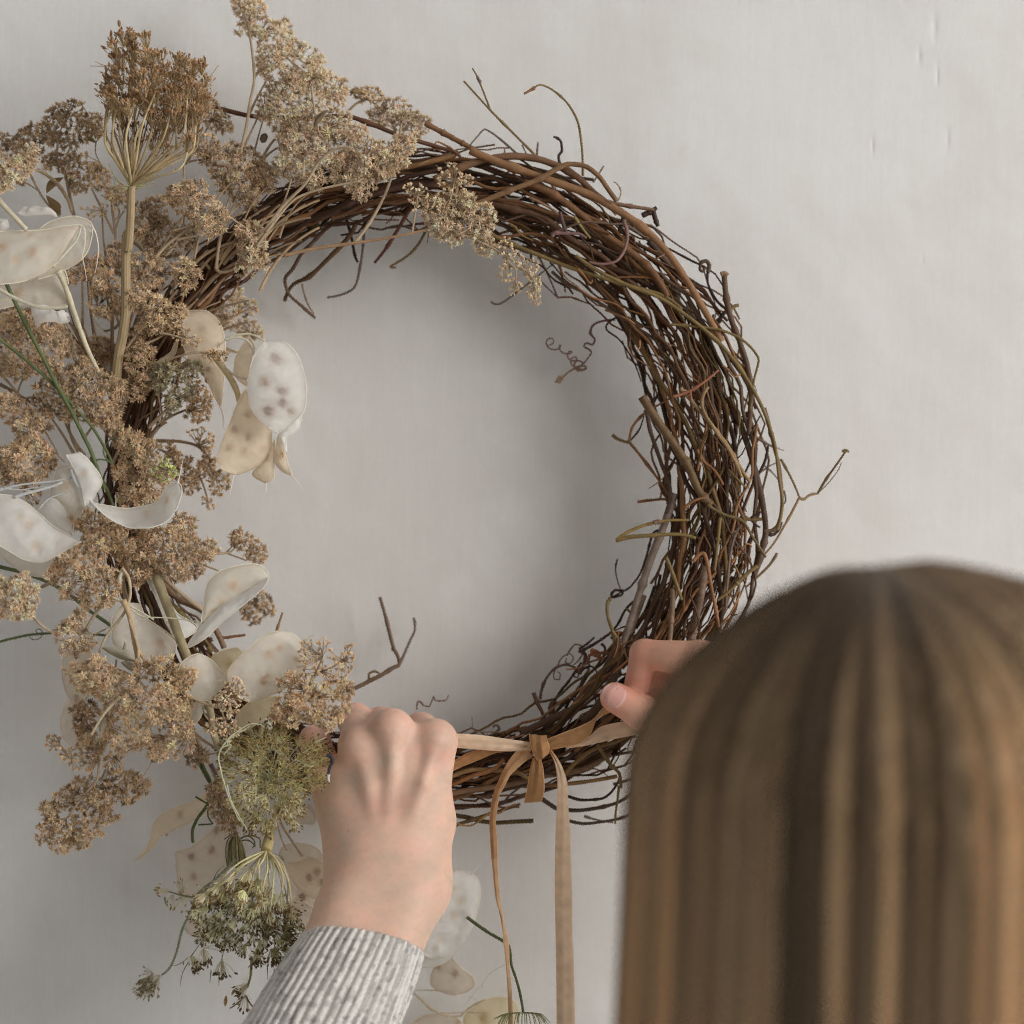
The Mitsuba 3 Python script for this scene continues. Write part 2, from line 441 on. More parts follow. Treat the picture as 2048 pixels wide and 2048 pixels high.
def skin_colours(v):
    c = np.tile([0.70, 0.47, 0.352], (len(v), 1))
    m = meshkit.fbm(v * 90, 3, 2)[:, None] - 0.5
    c = c * (1 + 0.34 * m) + m * [0.06, -0.07, -0.06]
    m2 = np.clip(meshkit.fbm(v * 500, 2, 9)[:, None] - 0.45, 0, 1)
    c = c * (1 - m2 * [0.10, 0.22, 0.24])
    for o, r, a in RED:
        w = a * np.exp(-((np.linalg.norm(v - o, axis=1) / r) ** 2))[:, None]
        c = c * (1 - w * [0.08, 0.40, 0.38])
    c = np.where((v[:, 0] > 0.03)[:, None] & (v[:, 1] > -0.2)[:, None], c * [0.95, 0.80, 0.74], c)
    for q in VEINS:
        d = cKDTree(resample(q, 200)).query(v)[0]
        c = c * (1 - 0.55 * np.exp(-(d / 0.0028) ** 2)[:, None] * [0.22, 0.10, 0.06])
    for o, r, col in SKIN_SPOTS:
        d = np.linalg.norm((v - o) * [1, 0.25, 1], axis=1)
        w = np.clip(1.4 - d / r, 0, 1)[:, None]
        c = c * (1 - w) + w * np.array(col)
    return c


def pores(p, n, uv):
    return mikit.noise(p.x * 2600, p.y * 2600, p.z * 2600) + 0.6 * mikit.noise(p.x * 1300, p.y * 1300, p.z * 1300)


scene["skin"] = twosided(bumped({"type": "principled", "base_color": VC, "roughness": 0.40, "specular": 0.48, "sheen": 0.25}, pores, 0.00028))
scene["nail"] = twosided({"type": "principled", "base_color": VC, "roughness": 0.22, "specular": 0.5, "clearcoat": 0.25})
person = thing("person", "woman in a grey knit jumper seen from behind with long highlighted hair, tying the ribbon", "person")
body = MB()
v, f = surface_nets(left_hand, J3("I -60,2350", [-0.06])[0] * [1, 0, 1] + [0, -0.175, 0], J3("I 1780,40", [-0.1])[0] * [1, 0, 1] + [0, -0.022, 0], 0.00105)
body.add(v, f, skin_colours(v))
v, f = surface_nets(right_hand, [0.040, -0.17, -0.175], [0.20, -0.02, -0.052], 0.0012)
body.add(v, f, skin_colours(v))
v, f = surface_nets(head_body, [-0.26, -0.70, -0.95], [0.50, -0.08, 0.05], 0.0065)
body.add(v, f, skin_colours(v))
body.emit(person + "__body", "skin")
# thumb nail: a curved plate on the camera side of the right thumb's tip
a, b = R_TH[0][0], R_TH[0][1]
ax_ = unit(a - b)
nx = unit(np.cross(ax_, [0, -1.0, 0.0]))
ny = unit(np.cross(nx, ax_)) * np.sign(np.dot(np.cross(nx, ax_), [0, -1, 0.3]))
ny = unit(ny + 0.15 * nx)
nx = unit(np.cross(ax_, ny))
uu, vv = np.meshgrid(np.linspace(-1, 1, 15), np.linspace(0, 1, 17))
th = uu * 0.82 * (1 - 0.25 * np.clip(0.25 - vv, 0, 1) * 4)
rad = 0.0088 + 0.0002 * np.sin(vv * 3)
dep = np.where(vv > 0.75, 0, 0)
along = -0.0045 + 0.0128 * vv - 0.0028 * uu ** 2 * np.where(vv > 0.5, 1, -0.5)
npnt = a + ax_ * along[..., None] + (np.sin(th)[..., None] * nx + np.cos(th)[..., None] * ny) * (rad - 0.0016 * np.clip(vv - 0.72, 0, 1) * 3)[..., None]
ii, jj = np.meshgrid(np.arange(16), np.arange(14), indexing="ij")
nq = np.stack([ii * 15 + jj, ii * 15 + jj + 1, (ii + 1) * 15 + jj + 1, (ii + 1) * 15 + jj], -1).reshape(-1, 4)
nq = np.vstack([nq[:, [0, 1, 2]], nq[:, [0, 2, 3]]])
nc = np.where((vv > 0.95)[..., None], [0.72, 0.58, 0.48], np.where((vv < 0.12)[..., None], [0.66, 0.43, 0.37], [0.60, 0.32, 0.27])).reshape(-1, 3)
nail = MB()
nail.add(npnt.reshape(-1, 3), nq, nc)
nail.emit(person + "__body__fingernail", "nail")


# knitted jumper: a coarse body and sleeves, and finely knitted ribbed cuffs
def wool_colours(v, k=1.0):
    a = meshkit.noise(v * 900, 3)[:, None]
    b = meshkit.noise(v * 330, 4)[:, None]
    c = np.tile([0.66, 0.635, 0.60], (len(v), 1)) * (0.86 + 0.28 * a)
    return np.clip(c * (1 - 0.5 * np.clip(b - 0.62, 0, 1) * 2.6), 0.03, 0.9)


def wool_fuzz(p, n, uv):
    return mikit.noise(p.x * 3000, p.y * 3000, p.z * 3000) + mikit.noise(p.x * 1100, p.y * 1100, p.z * 1100)


scene["wool"] = twosided(bumped({"type": "principled", "base_color": VC, "roughness": 0.9, "specular": 0.1, "sheen": 0.6}, wool_fuzz, 0.0002))
L_CUFF = J3("J 862,575", [-0.137])[0]
R_CUFF = R_WRI + 0.035 * unit(R_ELB - R_WRI)


def jumper(p):
    d = torso(p)
    d = smin(d, cone(p, L_SHO, L_ELB, 0.056, 0.047), 0.03)
    d = smin(d, cone(p, R_SHO, R_ELB, 0.056, 0.047), 0.03)
    d = smin(d, cone(p, L_ELB, L_CUFF + 0.10 * F_DIR, 0.047, 0.038), 0.01)
    d = smin(d, cone(p, R_ELB, R_CUFF + 0.08 * unit(R_ELB - R_WRI), 0.047, 0.037), 0.01)
    d = -smin(-d, cone(p, HD + [0, -0.02, -0.10], HD + [0, -0.005, -0.175], 0.06, 0.062), 0.01)      # neck opening
    return d


v, f = surface_nets(jumper, [-0.28, -0.72, -0.93], [0.52, -0.07, -0.07], 0.0065)
jm = MB()
jm.add(v, f, wool_colours(v))
jm.emit(person + "__jumper", "wool")


def cuff(start, end, ra, rb, lift, nrib=48, nu=440, nv=230):
    """Ribbed knit tube from its open rim to where the sleeve covers it; ra, rb: half width across and towards the camera."""
    z = unit(end - start)
    x = unit(np.cross(z, [0, -1.0, 0.25]))
    y = np.cross(z, x)
    L = np.linalg.norm(end - start)
    ph, s = np.meshgrid(np.arange(nu) / nu * 2 * np.pi, np.r_[np.linspace(0.0085, 0, 14, endpoint=False), np.linspace(0, L, nv)], indexing="xy")
    inside = np.zeros_like(s)
    inside[:14] = np.linspace(1, 0, 14, endpoint=False)[:, None]
    wob = meshkit.noise(np.stack([np.cos(ph) * 3, np.sin(ph) * 3, s * 70], -1), 2) - 0.5
    q = ph * nrib / (2 * np.pi) + 0.22 * wob
    fr = q - np.floor(q)
    rib = np.where(fr < 0.68, np.sin(np.pi * np.minimum(fr, 0.68) / 0.68).clip(0) ** 0.6, -0.35 * np.sin(np.pi * (fr - 0.68) / 0.32))
    two = np.where(fr < 0.68, np.abs(np.sin(2 * np.pi * np.minimum(fr, 0.68) / 0.68)) ** 0.7, 0.25)
    slant = np.where(fr < 0.34, fr, 0.68 - fr) * 3.0
    st = 0.5 + 0.5 * np.cos(2 * np.pi * (s / 0.0026 - slant + 0.15 * wob))
    purl = np.where(fr >= 0.68, 0.5 + 0.5 * np.cos(2 * np.pi * s / 0.0026), 0)
    relief = 0.0015 * rib + 0.0005 * two * (0.4 + 0.6 * st) + 0.0005 * purl
    grow = 1 + 0.22 * np.clip(s / 0.09, 0, 1.3) - 0.03 * np.exp(-(s / 0.012) ** 2)
    lump = 0.0024 * (meshkit.fbm(np.stack([np.cos(ph) * 1.5, np.sin(ph) * 1.5, s * 22], -1), 3, 6) - 0.5)
    k = np.where(inside > 0, -0.0032 * np.sin(np.pi * 0.5 * np.clip(inside * 1.6, 0, 1)), 0)
    edge = -0.0011 * (1 - np.clip(s / 0.0022, 0, 1)) ** 2 * (inside == 0)
    r = relief * (inside == 0) + lump + k + edge
    tilt = -lift * np.sin(ph) + 0.0085 * np.cos(ph)
    P = start + z * (s + tilt * (1 - np.clip(s / 0.08, 0, 1)))[..., None] + np.cos(ph)[..., None] * x * (ra * grow + r)[..., None] + np.sin(ph)[..., None] * y * (rb * grow + r)[..., None]
    m, n = P.shape[:2]
    i, j = np.meshgrid(np.arange(m - 1), np.arange(n), indexing="ij")
    fq = np.stack([i * n + j, i * n + (j + 1) % n, (i + 1) * n + (j + 1) % n, (i + 1) * n + j], -1).reshape(-1, 4)
    P = P.reshape(-1, 3)
    c = wool_colours(P) * (1.0 + 0.18 * (np.random.default_rng(5).random(nrib + 1)[np.clip(np.floor(q).astype(int) % nrib, 0, nrib)].reshape(-1, 1) - 0.5))
    # heathered yarn: darker grey strands are spun into the yarn, stitch by stitch
    cell = (np.floor(q * 2).astype(int) * 131 + np.floor(s / 0.0026 + 9).astype(int) * 17) % 997
    c = c * np.where(meshkit.noise(np.stack([np.floor(q * 2) * 3.7, s / 0.011, 0 * s], -1), 4) > 0.7, 0.72, 1.0).reshape(-1, 1)
    return P, np.vstack([fq[:, [0, 1, 2]], fq[:, [0, 2, 3]]]), np.clip(c, 0.03, 0.9)


for nm, st_, el, ra, rb, dirv in (("left", L_CUFF, L_ELB, 0.0308, 0.0268, F_DIR), ("right", R_CUFF, R_ELB, 0.031, 0.029, unit(R_ELB - R_WRI))):
    big = nm == "left"
    P, fq, c = cuff(st_, st_ + dirv * (0.118 if big else 0.09), ra, rb, 0.006, *((48, 480, 230) if big else (44, 220, 60)))
    mb = MB()
    mb.add(P, fq, c)
    k = sub(person, "cuff")
    mb.emit(k, "wool")
    if big:
        pick = RNG.integers(480 * 14, len(P), 2600)
        pick = np.r_[pick, RNG.integers(480 * 13, 480 * 17, 700)]
        out = unit(P[pick] - (st_ + dirv * ((P[pick] - st_) @ dirv)[:, None]))
        d1 = unit(out + 0.9 * RNG.normal(size=out.shape) - 0.3 * dirv)
        ln = RNG.uniform(0.001, 0.0032, len(pick))[:, None]
        fz = MB()
        tv, tf = tubes(quad_curves(P[pick], P[pick] + d1 * ln * 0.6, P[pick] + unit(d1 + 0.8 * RNG.normal(size=out.shape)) * ln, 4), np.full(len(pick), 0.00003), 3)
        fz.add(tv, tf, [0.62, 0.60, 0.57])
        fz.emit(k + "__wool_fuzz", "wool", True, "stuff")
    else:
        pass
# hair: a dark under-layer and some five thousand strands combed from the parting
HA, HB, HH = 0.0905, 0.086, 0.0660
XP = -0.019


def hair_point(phi, t, lift):
    """t 0 at the crown, 1 at the equator of the head, then hanging down."""
    th = np.clip(t, 0, 1) * np.pi / 2
    down = np.clip(t - 1, 0, None)
    sx = np.sin(th)
    flare = 1 + 0.10 * np.clip(down / 1.2, 0, 1) ** 1.3
    sx = sx ** np.where(t < 1, 1.37, 1.0)
    x = (HA + lift) * np.cos(phi) * sx * flare + XP * (1 - sx)
    y = (HB + lift) * np.sin(phi) * sx * np.where(np.sin(phi) > 0, 0.55, 1.0)
    z = (HH + lift) * np.cos(th) - 0.0028 * np.exp(-((x - XP) / 0.010) ** 2) * np.cos(th) + 0.045 * (x - 0.01) * np.cos(th) - down * 0.165
    y = y * (1 - 0.22 * np.clip(down / 1.5, 0, 1))
    return np.stack([HC[0] + x, HC[1] - 0.004 + y, HC[2] + 0.0 + z], -1)


TONE_X = [-1.05, -0.927, -0.846, -0.798, -0.734, -0.67, -0.606, -0.527, -0.471, -0.376, -0.288, -0.231, -0.191, -0.146, -0.109, -0.076, -0.034, 0.042, 0.146, 0.263, 0.407, 0.566, 0.762]
TONE_V = [0.48, 0.58, 0.48, 0.30, 0.34, 0.50, 0.24, 0.16, 0.40, 0.66, 0.58, 0.24, 0.26, 0.95, 0.92, 0.40, 1.0, 0.95, 0.5, 0.85, 0.5, 0.7, 0.5]
scene["hair_strand"] = twosided({"type": "principled", "base_color": VC, "roughness": 0.35, "specular": 0.25})


def hair_tone(cx, t):
    v = np.interp(cx, TONE_X, TONE_V)
    root = np.clip(1.42 - 1.1 * t, 0, 1)[..., None]
    v = v[..., None]
    dark, mid, gold = np.array([0.03, 0.018, 0.010]), np.array([0.60, 0.415, 0.245]), np.array([1.75, 1.24, 0.72])
    c = np.where(v < 0.5, dark + (mid - dark) * v * 2, mid + (gold - mid) * (v * 2 - 1))
    return c * (1 - 0.85 * root) + np.array([0.085, 0.05, 0.029]) * 0.85 * root


hr = MB()
ph, tt = np.meshgrid(np.linspace(-np.pi, np.pi, 121), np.r_[np.linspace(0.02, 1, 24), np.linspace(1.08, 3.1, 22)])
keep = np.sin(ph) > 9
hp = hair_point(ph, tt, -0.004)
front = (np.sin(ph) > 0.55) & (tt > 0.62)
ii, jj = np.meshgrid(np.arange(45), np.arange(120), indexing="ij")
fq = np.stack([ii * 121 + jj, ii * 121 + jj + 1, (ii + 1) * 121 + jj + 1, (ii + 1) * 121 + jj], -1).reshape(-1, 4)
fq = fq[~front.reshape(-1)[fq].any(1)]
hr.add(hp.reshape(-1, 3), np.vstack([fq[:, [0, 1, 2]], fq[:, [0, 2, 3]]]), hair_tone(np.cos(ph), tt).reshape(-1, 3) * 0.8)
NH = 5200
phi = RNG.uniform(-np.pi, np.pi, NH)
phi = np.where((np.sin(phi) > 0.55), -phi, phi)
lock = np.sin(phi * 31) * 0.5 + np.sin(phi * 57 + 1) * 0.5
t0 = RNG.beta(1.2, 2.2, NH) * 0.55
t1 = RNG.uniform(2.5, 3.15, NH)
u = np.linspace(0, 1, 15)[None]
t = t0[:, None] + (t1 - t0)[:, None] * u ** 1.15
wave = phi[:, None] + 0.025 * (meshkit.noise(np.stack([phi[:, None] * 14 + 0 * t, t * 1.1, 0 * t + 3.0], -1), 1) - 0.5) * np.clip(t, 0.2, 2) + RNG.normal(size=(NH, 1)) * 0.005 * t
lift = (0.0006 + 0.0028 * (lock[:, None] * 0.5 + 0.5) * np.clip(t, 0, 1) + RNG.uniform(0, 0.0013, (NH, 1))) + (RNG.random((NH, 1)) > 0.985) * 0.003 * u
P = hair_point(wave, t, lift)
ramp = np.clip((t - 0.25) / 0.8, 0, 1)[..., None]
tone = hair_tone(np.cos(phi)[:, None] + 0 * t, t) * (1 + ramp * ( 0.7 * (meshkit.noise(np.stack([phi * 17, 0 * phi, 0 * phi], -1), 8) - 0.5) + 1.1 * (meshkit.noise(np.stack([phi * 60, 0 * phi, 0 * phi], -1), 9) - 0.5))[:, None, None]) * RNG.uniform(0.75, 1.25, (NH, 1, 1))
n1 = meshkit.noise(np.stack([phi * 34, 0 * phi + 5, 0 * phi], -1), 12)
n2 = meshkit.noise(np.stack([phi * 29, 0 * phi + 9, 0 * phi], -1), 13)
hl = np.clip((n1 - 0.60) / 0.14, 0, 1)[:, None, None] * np.clip((t - 0.45) / 0.5, 0, 1)[..., None]
tone = tone * (1 - 0.65 * hl) + np.array([0.95, 0.68, 0.40]) * 0.65 * hl
tone = tone * (1 - ramp * 0.5 * np.clip((0.36 - n2) / 0.14, 0, 1)[:, None, None])
tv, tf = tubes(P, np.full(NH, 0.00042), 3)
hr.add(tv, tf, np.repeat((tone * np.minimum(1, 0.9 / np.maximum(tone.max(-1, keepdims=True), 1e-6))).reshape(-1, 3), 3, 0).clip(0.005, 0.93))
hr.emit(person + "__hair", "hair_strand")
# ------------------------------------------------------------------ the vine wreath
wreath = thing("vine_wreath", "round wreath of twisted brown vine stems hanging on the pale wall", "wreath")
RC, RR = np.array([838.0, 962.0]), 588.0
BARKS = np.array([[0.33, 0.15, 0.06], [0.23, 0.105, 0.048], [0.17, 0.08, 0.04], [0.40, 0.20, 0.085], [0.25, 0.155, 0.055], [0.13, 0.068, 0.04], [0.22, 0.135, 0.09], [0.29, 0.14, 0.065]])


def stem_mesh(p3, r, col, n=7, knots=True, taper=0.75, seed=0):
    m = len(p3)
    rg = np.random.default_rng(seed + 11)
    u = np.linspace(0, 1, m)
    rr = r * (1 - (1 - taper) * u)
    if knots:
        for _ in range(max(1, m // 22)):
            c = rg.uniform(0.04, 0.96)
            rr = rr * (1 + rg.uniform(0.2, 0.55) * np.exp(-((u - c) * m / 1.1) ** 2))
    rr = rr * (0.93 + 0.14 * meshkit.noise(np.stack([u * m * 0.4, 0 * u + seed, 0 * u], -1), 3))
    v, f = tube(p3, rr, n)
    k = np.clip(meshkit.fbm(v * [160, 160, 160], 2, seed)[:, None], 0, 1)
    k2 = meshkit.noise(v * 800, seed + 1)[:, None]
    c = col * (0.72 + 0.56 * k) * (0.8 + 0.4 * k2)
    return v, f, np.clip(c, 0.01, 0.6)


def half_width(th):
    """Half width of the wreath's ring in pixels; th clockwise from the right, in degrees."""
    return np.interp(th % 360, [0, 40, 75, 100, 130, 180, 215, 245, 275, 300, 330, 360], [96, 98, 84, 74, 60, 46, 48, 58, 70, 84, 90, 96])


def centre_r(th):
    return RR + np.interp(th % 360, [0, 30, 60, 90, 130, 180, 225, 260, 290, 320, 360], [0, 8, 14, 12, 6, 0, 2, 0, 4, 2, 0])


for i in range(206):
    rg = np.random.default_rng(1000 + i)
    kind = 0 if i < 15 else (1 if i < 80 else 2)
    r = [rg.uniform(0.0014, 0.0021), rg.uniform(0.0008, 0.0013), rg.uniform(0.0004, 0.00075)][kind]
    span = rg.uniform(70, 190) if kind < 2 else rg.uniform(35, 120)
    th0 = rg.uniform(0, 360) if i % 4 else rg.uniform(-70, 70)
    m = int(span / 2.2) + 6
    th = np.linspace(th0, th0 + span, m)
    rho = math.sqrt(rg.uniform(0.02, 1)) * (0.95 if kind < 2 else 1.02)
    ang = rg.uniform(0, 2 * np.pi) + np.radians(th - th0) * rg.normal(0.3, 1.4 if kind < 2 else 2.6)
    wob = 0.34 * (meshkit.noise(np.stack([th / 24, 0 * th + i, 0 * th], -1), 2) - 0.5) * (1 if kind == 0 else 2.2)
    rho_t = rho + wob
    if kind:
        end = np.clip(1 - np.minimum(np.arange(m), np.arange(m)[::-1]) / 7.0, 0, 1)
        rho_t = rho_t + end * rg.uniform(0, 0.45)
    q = half_width(th) * rho_t * np.cos(ang)
    y = -0.043 + 0.0185 * rho_t * np.sin(ang)
    rad = centre_r(th) + q
    kink = (meshkit.noise(np.stack([th / 4.5, 0 * th + i, 0 * th + 7], -1), 5) - 0.5) * (5, 11, 22)[kind] + (np.abs(((th * 0.11 + i * 0.37) % 1) - 0.5) - 0.25) * (6, 14, 22)[kind]
    p = RC + np.stack([np.cos(np.radians(th)), np.sin(np.radians(th))], 1) * (rad + kink)[:, None]
    v, f, c = stem_mesh(at(p, np.minimum(y, -0.006)), r, BARKS[rg.integers(len(BARKS))] * rg.uniform(0.22, 0.72), 8 if kind == 0 else 6, True, 0.8, i)
    mb = MB()
    mb.add(v, f, c)
    mb.emit(sub(wreath, "vine_stem"), "bark")


def twig(name, s, y, r, col=1, k=None, n=6, taper=0.7, parent=None, bsdf="bark"):
    q = px(s)
    y = np.asarray(y, float)
    yy = np.interp(np.linspace(0, 1, len(q)), np.linspace(0, 1, y.size), y.ravel()) if y.size > 1 else np.full(len(q), float(y))
    m = k or max(8, int(len(q) * 5))
    p = resample(np.column_stack([q, yy]), m)
    cc = (BARKS[col] if np.isscalar(col) else np.array(col)) * (0.7 if bsdf == "bark" else 1)
    v, f, c = stem_mesh(at(p[:, :2], p[:, 2]), r, cc, n, bsdf == "bark", taper, int(abs(q[0, 0] * 7 + q[0, 1])) % 9973)
    mb = MB()
    mb.add(v, f, c)
    return mb.emit(sub(parent or wreath, name), bsdf)


OL, OR, DK, GY, LT = (0.27, 0.19, 0.075), (0.36, 0.17, 0.075), (0.075, 0.045, 0.032), (0.25, 0.185, 0.14), (0.42, 0.27, 0.13)
# stems that can be told apart along the ring
for s, y, r, c in [
    ("L -120,980 100,880 300,820 480,800 650,820 800,870 950,950 1100,1090 1250,1200", -0.060, 0.0022, (0.27, 0.15, 0.085)),
    ("L 150,760 400,860 600,930 800,1000 1050,1090 1230,1190 1330,1250 1500,1380 1650,1540 1800,1760 1900,1930 2050,2200", -0.063, 0.0023, (0.38, 0.205, 0.10)),
    ("L 180,1170 450,1060 680,970 800,900 900,860 1000,870 1120,950 1200,1060 1260,1140", -0.067, 0.0016, (0.30, 0.17, 0.09)),
    ("L 560,1000 760,1080 960,1220 1150,1380 1330,1500 1500,1640 1640,1860", -0.062, 0.0021, (0.24, 0.12, 0.06)),
    ("L 300,1150 480,1200 700,1260 900,1420 1150,1560 1300,1700 1500,1850", -0.058, 0.0019, (0.17, 0.09, 0.055)),
    ("L 240,1360 480,1470 700,1560 900,1640 1150,1720 1350,1780 1600,1850 1750,1960", -0.062, 0.0012, OL),
    ("M 300,330 450,430 620,510 800,580 950,680 1100,800 1200,900 1340,1100 1430,1280 1490,1480 1510,1650 1530,1800 1500,1960", -0.068, 0.0011, OL),
    ("M 870,740 1000,750 1150,770 1290,830 1370,910 1390,950 1360,1080 1340,1250", -0.066, 0.0008, OL),
    ("M 1185,440 1200,600 1230,720 1280,850 1330,1020 1345,1130 1340,1250 1330,1400", -0.055, 0.0017, (0.17, 0.10, 0.06)),
    ("N 470,-200 600,0 720,170 800,300 870,460 960,560", -0.064, 0.0026, (0.20, 0.125, 0.06)),
    ("N 740,-260 960,0 1080,160 1160,300 1230,400", -0.066, 0.0012, LT),
    ("N 500,-150 520,0 600,250 670,470 640,620", -0.054, 0.0013, (0.13, 0.08, 0.05)),
    ("N 1080,-200 1180,40 1260,300 1320,560 1340,740 1310,900 1250,1080", -0.05, 0.0019, (0.15, 0.095, 0.065)),
    ("N 1330,-120 1400,150 1440,330 1455,550 1430,690 1390,740 1330,745", -0.057, 0.0012, (0.22, 0.14, 0.08)),
    ("N 700,480 620,720 540,920 450,1190 350,1500 250,1740", -0.052, 0.0023, (0.30, 0.225, 0.175)),
    ("N 830,960 900,900 960,1150 1010,1420", -0.069, 0.0011, OR),
    ("N 640,930 700,1080 750,1230", -0.066, 0.0011, OL),
    ("N 1280,990 1180,1070 1090,1160 1000,1230", -0.064, 0.0011, OL),
    ("N 1160,700 1100,860 1075,1050 1060,1300", -0.064, 0.0008, GY),
    ("N 1020,650 1000,850 980,1020", -0.066, 0.0010, OL),
    ("N 910,990 890,1150 850,1350 800,1560", -0.06, 0.0026, (0.26, 0.17, 0.115)),
    ("N 690,1150 680,1350 660,1560", -0.064, 0.0016, (0.30, 0.20, 0.13)),
    ("N 930,560 1050,630 1170,670 1250,790 1340,930", -0.067, 0.0009, (0.22, 0.16, 0.07)),
    ("K 720,1010 800,970 950,900 1100,830 1200,740 1300,620 1400,440 1470,290", -0.055, 0.0021, (0.125, 0.07, 0.045)),
    ("K 1180,920 1260,860 1330,760 1420,600 1560,200 1650,-40", -0.048, 0.0026, (0.27, 0.20, 0.15)),
    ("B 600,1700 800,1650 1050,1570 1250,1480 1450,1420 1700,1390 1900,1420", -0.054, 0.0025, (0.13, 0.07, 0.05)),
    ("B 600,1560 850,1460 1100,1400 1400,1300 1700,1230 1930,1170", -0.058, 0.0017, (0.34, 0.175, 0.075)),
    ("B 60,800 150,820 430,880 800,890 1080,875 1300,940 1500,1020 1800,1110 1960,1160", -0.05, 0.0014, (0.19, 0.09, 0.055)),
    ("B 1700,930 1830,1000 1960,1070 2090,1140", -0.05, 0.0017, (0.30, 0.16, 0.085)),
    ("F -80,360 60,420 220,560 400,650 480,760 560,930", -0.058, 0.0019, (0.30, 0.19, 0.12)),
    ("F 160,600 260,690 380,830 470,960", -0.055, 0.0016, (0.33, 0.24, 0.10)),
    ("C 870,1930 930,1700 950,1500 940,1300 960,1050", -0.05, 0.0022, (0.16, 0.09, 0.055)),
    ("C 1000,1930 960,1700 960,1400 990,1100 1060,850 1200,640", -0.05, 0.0019, (0.22, 0.125, 0.06)),
    ("K 60,1500 300,1440 600,1400 900,1330 1150,1290 1400,1160", -0.058, 0.0017, (0.26, 0.16, 0.09)),
    ("K 180,1340 400,1280 650,1290 900,1400 1150,1380 1450,1330", -0.062, 0.0013, (0.32, 0.19, 0.075)),
    ("K 1000,1380 1250,1140 1500,1040 1700,900", -0.063, 0.0012, (0.26, 0.15, 0.06)),
    ("K 1300,1090 1400,1240 1470,1320 1480,1420", -0.063, 0.0011, OL),
]:
    twig("vine_stem", s, y, r, c, k=60, n=9, taper=0.85)
